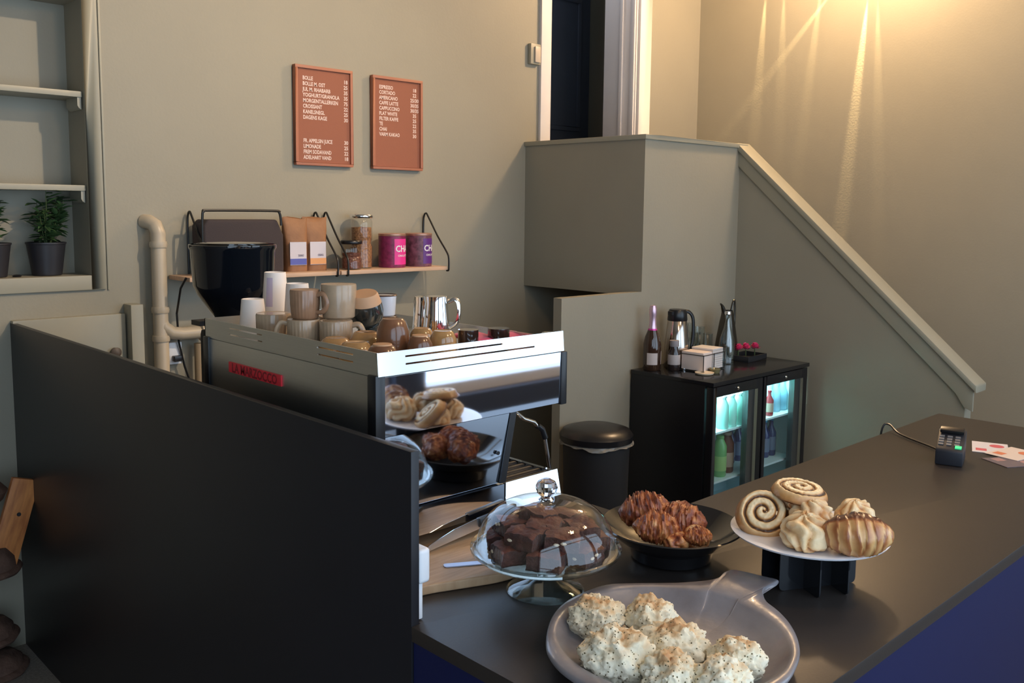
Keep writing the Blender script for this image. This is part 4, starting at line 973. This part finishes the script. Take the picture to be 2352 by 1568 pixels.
IV, IF = ico(5)
def knot(name, label, loc, rot, r, m, seed=0, sc=(1, 1, .75), pleats=7, amp=.13, group=None):
    vs = []; tone = []
    for p in IV:
        a = math.atan2(p.y, p.x); el = math.asin(max(-1, min(1, p.z)))
        fold = abs(sin(a*pleats/2 + el*2.6 + 3.2*noise.noise(p*1.1+Vector((seed, 0, 0)))))
        d = 1+amp*(fold-.6)+.16*noise.noise(p*1.6+Vector((seed*3, 1, 0)))+.035*noise.noise(p*7+Vector((0, seed, 0)))
        q_ = Vector((p.x*sc[0], p.y*sc[1], p.z*sc[2]))*d*r
        if q_.z < -r*sc[2]*.6: q_.z = -r*sc[2]*.6+(q_.z+r*sc[2]*.6)*.15
        q_.z += r*sc[2]*.62
        vs.append(q_); tone.append(max(0, min(1, .55+.5*(fold-.5)-.25*max(0, p.z)*noise.noise(p*3)*2-.25*(1 if p.z < -.4 else 0))))
    o = MB().add(vs, IF, tone=tone).build(name, m, loc=loc, rot=rot, smooth=80)
    return tag(o, label, 'pastry', group)
# white plate on slotted stand
WX, WY, WZ = 1.700, .885, 1.0
ps = thing('plate_stand', 'black slotted cross stand under the white pastry plate', 'stand', (WX-.005, WY-.005, .9005), (0, 0, R(-28)))
for k, (dx, ang) in enumerate(((-.032, 0), (.032, 0), (-.032, pi/2), (.032, pi/2))):
    q = MB(); q.prism(rounded([(-.088, 0), (.088, 0), (.088, .094), (-.088, .094)], [.012, .012, .002, .002], 4), dx-.0015, dx+.0015, 0, RZ(ang) @ MY)
    q.build('slotted_panel', mat('smoked_acrylic', (.014, .015, .018), .12, coat=.3), ps)
tag(MB().lathe([(0, 0), (.130, 0), (.154, .005), (.157, .009), (.154, .010), (.130, .006), (0, .006)], 72).build('serving_plate', mat('white_china', (.86, .86, .92), .22, coat=.4), loc=(WX, WY, .9945)), 'round white plate of pastries on the black stand', 'plate')
PZ2 = 1.0007
PG = 'pastries on the white plate'
swirl('cinnamon_bun', 'cinnamon swirl bun tilted to show its spiral, left on the white plate', (1.650, .962, PZ2+.022), (R(20), R(-38), R(0)), .054, .030, 2.6, SWIRL, 1, PG)
swirl('cinnamon_bun', 'cinnamon swirl bun lying on top of the pile', (1.712, .918, PZ2+.064), (R(6), R(-4), R(30)), .055, .024, 2.6, SWIRL, 4, PG)
knot('puff_pastry', 'pale folded puff pastry at the front of the white plate', (1.618, .850, PZ2+.001), (0, 0, R(40)), .046, PALE, 2, (1, 1, .85), 8, .20, PG)
knot('puff_pastry', 'small brown-flecked twist in the middle of the pile', (1.690, .875, PZ2+.022), (R(-10), 0, R(100)), .038, PALE, 7, (1.1, .9, .85), 6, .2, PG)
knot('puff_pastry', 'pale twist behind the dark-ridged croissant', (1.768, .822, PZ2+.004), (0, 0, R(10)), .042, PALE, 11, (1.1, .9, .9), 7, .16, PG)
knot('puff_pastry', 'pale pastry half hidden between the swirl buns', (1.672, .950, PZ2+.0), (0, 0, R(70)), .040, PALE, 15, (1, 1, .8), 7, .16, PG)
knot('puff_pastry', 'pastry hidden under the pile at the back of the plate', (1.750, .915, PZ2+.0), (0, 0, R(20)), .042, PALE, 19, (1, 1, .8), 7, .16, PG)
croissant('croissant', 'golden croissant with dark burnt ridge at the right of the white plate', (1.655, .762, PZ2), (R(0), R(0), R(-50)), .146, .044, .50, GOLD, 9, .95, 3, group=PG, ridge=.085, dark_ridge=True, rough_=.05)
# black bowl of brown pastries
BX, BY = 1.590, 1.148
bb = tag(MB().lathe([(0, 0), (.078, 0), (.086, .004), (.090, .022), (.093, .030), (.100, .033), (.118, .046), (.148, .071), (.1525, .075), (.150, .077), (.140, .070), (.105, .044), (.070, .030), (0, .026)], 88).build('serving_bowl', mat('black_glaze', (.012, .011, .012), .10, coat=.6), loc=(BX, BY, .9005)), 'wide black glazed bowl of dark croissants', 'bowl')
BG = 'dark croissants in the black bowl'
croissant('croissant', 'rough dark brown croissant at the back left of the black bowl', (1.572, 1.200, .960), (R(8), R(-10), R(-48)), .120, .041, .35, CRUST, 9, 1.0, 5, dark=.1, group=BG, ridge=.06, rough_=.26)
croissant('croissant', 'brown croissant at the front left of the black bowl', (1.524, 1.140, .953), (R(0), R(4), R(-42)), .105, .034, .3, CRUST, 9, 1.0, 8, dark=0, group=BG, ridge=.06, rough_=.26)
croissant('croissant', 'rolled brown croissant with round end in the middle of the black bowl', (1.598, 1.122, .944), (R(0), R(-8), R(-80)), .115, .042, .25, CRUST, 7, 1.0, 2, dark=.08, group=BG, ridge=.06, rough_=.26)
swirl('pastry_roll', 'spiral end of a brown roll facing the viewer in the black bowl', (1.583, 1.082, .962), (R(38), R(-42), 0), .030, .022, 1.8, CRUST, 6, BG)
croissant('croissant', 'small brown croissant at the front right of the black bowl', (1.566, 1.062, .958), (0, 0, R(-35)), .065, .021, .3, CRUST, 6, .9, 12, dark=-.05, group=BG, ridge=.06, rough_=.26)
knot('bun_piece', 'brown flaky piece at the bottom front of the black bowl', (1.540, 1.100, .949), (0, 0, 0), .028, CRUST, 4, (1, 1, .7), 6, .15, BG)

# ------------------------------------------------------------------ stoneware dish with handle
outl = [(1.030, .985), (1.087, 1.035), (1.140, 1.068), (1.190, 1.084), (1.245, 1.088), (1.292, 1.080), (1.330, 1.058), (1.372, 1.022), (1.415, .986), (1.452, .964), (1.485, .955), (1.515, .962), (1.540, .958), (1.549, .935), (1.554, .905), (1.560, .872), (1.545, .868), (1.520, .872), (1.490, .862), (1.456, .835), (1.435, .798), (1.408, .762), (1.368, .725), (1.320, .693), (1.275, .675), (1.225, .662), (1.170, .663), (1.110, .682), (1.055, .720), (1.010, .775), (.990, .830), (.990, .885), (1.003, .940)]
def catmull(pts, n):
    N_ = len(pts); out = []
    for i in range(N_):
        a, b_, c_, d_ = [Vector((*pts[(i+j) % N_], 0)) for j in (-1, 0, 1, 2)]
        for k in range(n):
            u = k/n; q_ = .5*((2*b_)+(-a+c_)*u+(2*a-5*b_+4*c_-d_)*u*u+(-a+3*b_-3*c_+d_)*u**3); out.append((q_.x, q_.y))
    return out
OP = catmull(outl, 4); DC = Vector((1.215, .872))
def dish():
    mb = MB(); n = len(OP); rings = []
    def ring(fn): rings.append([fn(Vector(p)) for p in OP])
    def inner(p, s_, cap=.205):
        d = p-DC; L_ = d.length; L2 = min(L_, cap + max(0, (L_-cap))*.10); return DC + d.normalized()*L2*s_
    ring(lambda p: (*(DC+(inner(p, .50)-DC)), .0))
    ring(lambda p: (*inner(p, .62), .002)); ring(lambda p: (*inner(p, .80), .012))
    ring(lambda p: (*(inner(p, .94) if (p-DC).length < .24 else inner(p, .98)), .026))
    ring(lambda p: (*(DC+(p-DC)*.985), .030 if (p-DC).length < .26 else .034))
    ring(lambda p: (*(DC+(p-DC)*1.0), .036)); ring(lambda p: (*(DC+(p-DC)*1.0), .040)); ring(lambda p: (*(DC+(p-DC)*.985), .043))
    ring(lambda p: (*inner(p, .955), .043 if (p-DC).length < .26 else .044)); ring(lambda p: (*inner(p, .93), .040))
    ring(lambda p: (*inner(p, .84), .022)); ring(lambda p: (*inner(p, .70), .011)); ring(lambda p: (*inner(p, .45), .007)); ring(lambda p: (*inner(p, .2), .006))
    vs = [v for r in rings for v in r]; fs = []
    for i in range(len(rings)-1):
        for k in range(n): k2 = (k+1) % n; fs.append((i*n+k, i*n+k2, (i+1)*n+k2, (i+1)*n+k))
    fs.append(tuple(range(n-1, -1, -1))); fs.append(tuple((len(rings)-1)*n+k for k in range(n)))
    vs = [(x-DC.x, y-DC.y, z + .0015*noise.noise(Vector((x*12, y*12, 0)))) for x, y, z in vs]
    return mb.add(vs, fs)
tag(dish().build('serving_dish', mat('grey_stone_glaze', (.27, .255, .275), .30, col2=(.15, .135, .145), vscale=9, bump=.15, bscale=25, coat=.25), loc=(DC.x, DC.y, .9008), smooth=50), 'large grey hollowed dish with a fin-shaped handle holding the scones', 'dish')
SCO = attr_mat('scone_dough', [(0, (.50, .22, .09)), (.3, (.70, .46, .24)), (.55, (.86, .76, .55)), (1.0, (.90, .83, .66))], .75, 0, bump=.5, bscale=130, noise_amt=.18, nscale=22, specks=(135, .20, (.17, .14, .07)))
def scone(label, loc, r, seed, sc, rz):
    vs = []; tone = []
    for p in IV:
        q0 = p+Vector((seed*5.1, seed*1.7, 0))
        d = 1+.22*noise.noise(q0*1.5)+.16*noise.noise(q0*3.2)+.15*abs(noise.noise(q0*5.5))+.11*noise.noise(q0*11)+.05*noise.noise(q0*24)
        q_ = Vector((p.x*sc[0], p.y*sc[1], p.z*sc[2]))*d*r
        if q_.z < -r*.5: q_.z = -r*.5
        q_.z += r*.5
        vs.append(q_)
        tn = .85-.75*max(0, p.z-.25)*(1 if noise.noise(q0*1.3+Vector((9, 0, 0))) > -.15 else .25)+.25*noise.noise(q0*4)
        tone.append(max(0, min(1, tn)))
    o = MB().add(vs, IF, tone=tone).build('scone', SCO, loc=loc, rot=(0, 0, rz), smooth=80)
    tag(o, label, 'scone', 'seeded scones in the grey dish')
SZ = .9075
scone('seeded scone at the back left of the grey dish', (1.178, 1.003, SZ+.004), .048, 1, (1, .95, .80), .3)
scone('seeded scone with browned top, second at the back of the dish', (1.248, .942, SZ+.002), .044, 2, (1, 1, .92), 1.2)
scone('largest seeded scone, at the left of the front group', (1.092, .886, SZ+.001), .054, 3, (1, 1, .92), 2.0)
scone('seeded scone with a brown ridge in the middle of the dish', (1.198, .848, SZ+.004), .050, 4, (1.0, 1.05, .80), .8)
scone('seeded scone nearest the front edge of the dish, second from left', (1.108, .793, SZ+.003), .044, 5, (1, 1, .95), 2.6)
scone('seeded scone with orange top, rightmost in the dish', (1.232, .757, SZ+.004), .041, 6, (1, 1, .92), 4.0)
scone('seeded scone at the front right of the dish', (1.152, .730, SZ+.008), .042, 7, (1, 1, .85), 5.1)

# ------------------------------------------------------------------ lamps (hang above the picture)
def pendant(label, loc, drop, energy, n=5, spread=.16, color=WARM):
    t = thing('pendant_lamp', label, 'lamp', (loc[0], loc[1], ZC), group='bulb pendants')
    MB().lathe([(.06, -.001), (.06, -.02), (.02, -.035), (0, -.036)], 24).build('ceiling_rose', BLK, t)
    MB().tube([(0, 0, -.03), (0, 0, -drop+.06)], .004, 8).build('cable', BLK, t)
    for k in range(n):
        a = 2*pi*k/n+.4; x, y = spread*cos(a), spread*sin(a); z = -drop-.03*(k % 2)
        b_ = MB().tube([(0, 0, -drop+.06), (x, y, -drop+.06+.001), (x, y, z+.04)], .004, 6); arm = b_.build('arm', BLK, t)
        MB().lathe([(0, -.035), (.018, -.03), (.027, -.008), (.022, .015), (.012, .035), (.012, .045), (0, .045)], 16, 0, T(x, y, z)).build('bulb', mat('warm_bulb', (1, .8, .5), .4, emit=(1.0, .62, .28), estr=120), arm)
    light('pendant_light', 'POINT', (loc[0], loc[1], ZC-drop-.09), energy, color, .10)
pendant('bulb pendant over the middle of the room', (3.3, .2, 0), .50, 11)
pendant('bulb pendant over the pastry counter', (1.9, .05, 0), .65, 12)
pendant('bulb pendant near the staircase wall', (4.60, 2.42, 0), .30, 92, color=(1.0, .68, .40))
tk = thing('track_spotlight', 'black ceiling spotlight aimed at the wall with the menu boards', 'lamp', (2.7, .9, ZC))
MB().tube([(0, 0, 0), (0, 0, -.12)], .01, 8).build('stem', BLK, tk)
MB().lathe([(.035, 0), (.045, .02), (.045, .13), (.038, .13), (.038, .03), (0, .03)][::-1], 24, 0, T(0, 0, -.15) @ (Vector((-1.0, 2.75, -1.7)).to_track_quat('Z', 'Y').to_matrix().to_4x4())).build('lamp_head', BLK, tk)
light('track_spot', 'SPOT', (2.63, 1.08, ZC-.26), 205, WARM, .04, aim=(1.55, 3.65, 1.75), spot_size=R(75), spot_blend=1.0)
# added narrow spots by the right wall, imitating streaks from clear bulbs: (y, z) start -> end
for (y0, z0, y1, z1, e, ang) in ((2.48, 2.90, 2.585, 1.75, 26, 3.2), (2.462, 2.90, 2.38, 1.75, 6.0, 3.0), (2.765, 2.98, 2.90, 1.9, 5.5, 3.6), (3.15, 3.0, 3.22, 1.9, 7, 3.6), (3.04, 3.0, 3.03, 1.9, 4, 3.6), (2.52, 2.89, 3.35, 2.25, 8, 3.0)):
    s_ = light('wall_streak_spot', 'SPOT', (XR-.022, y0, z0+.28), e*45, (1.0, .70, .34), .003, aim=(XR+.02, y1, z1), spot_size=R(ang*1.5), spot_blend=.9)
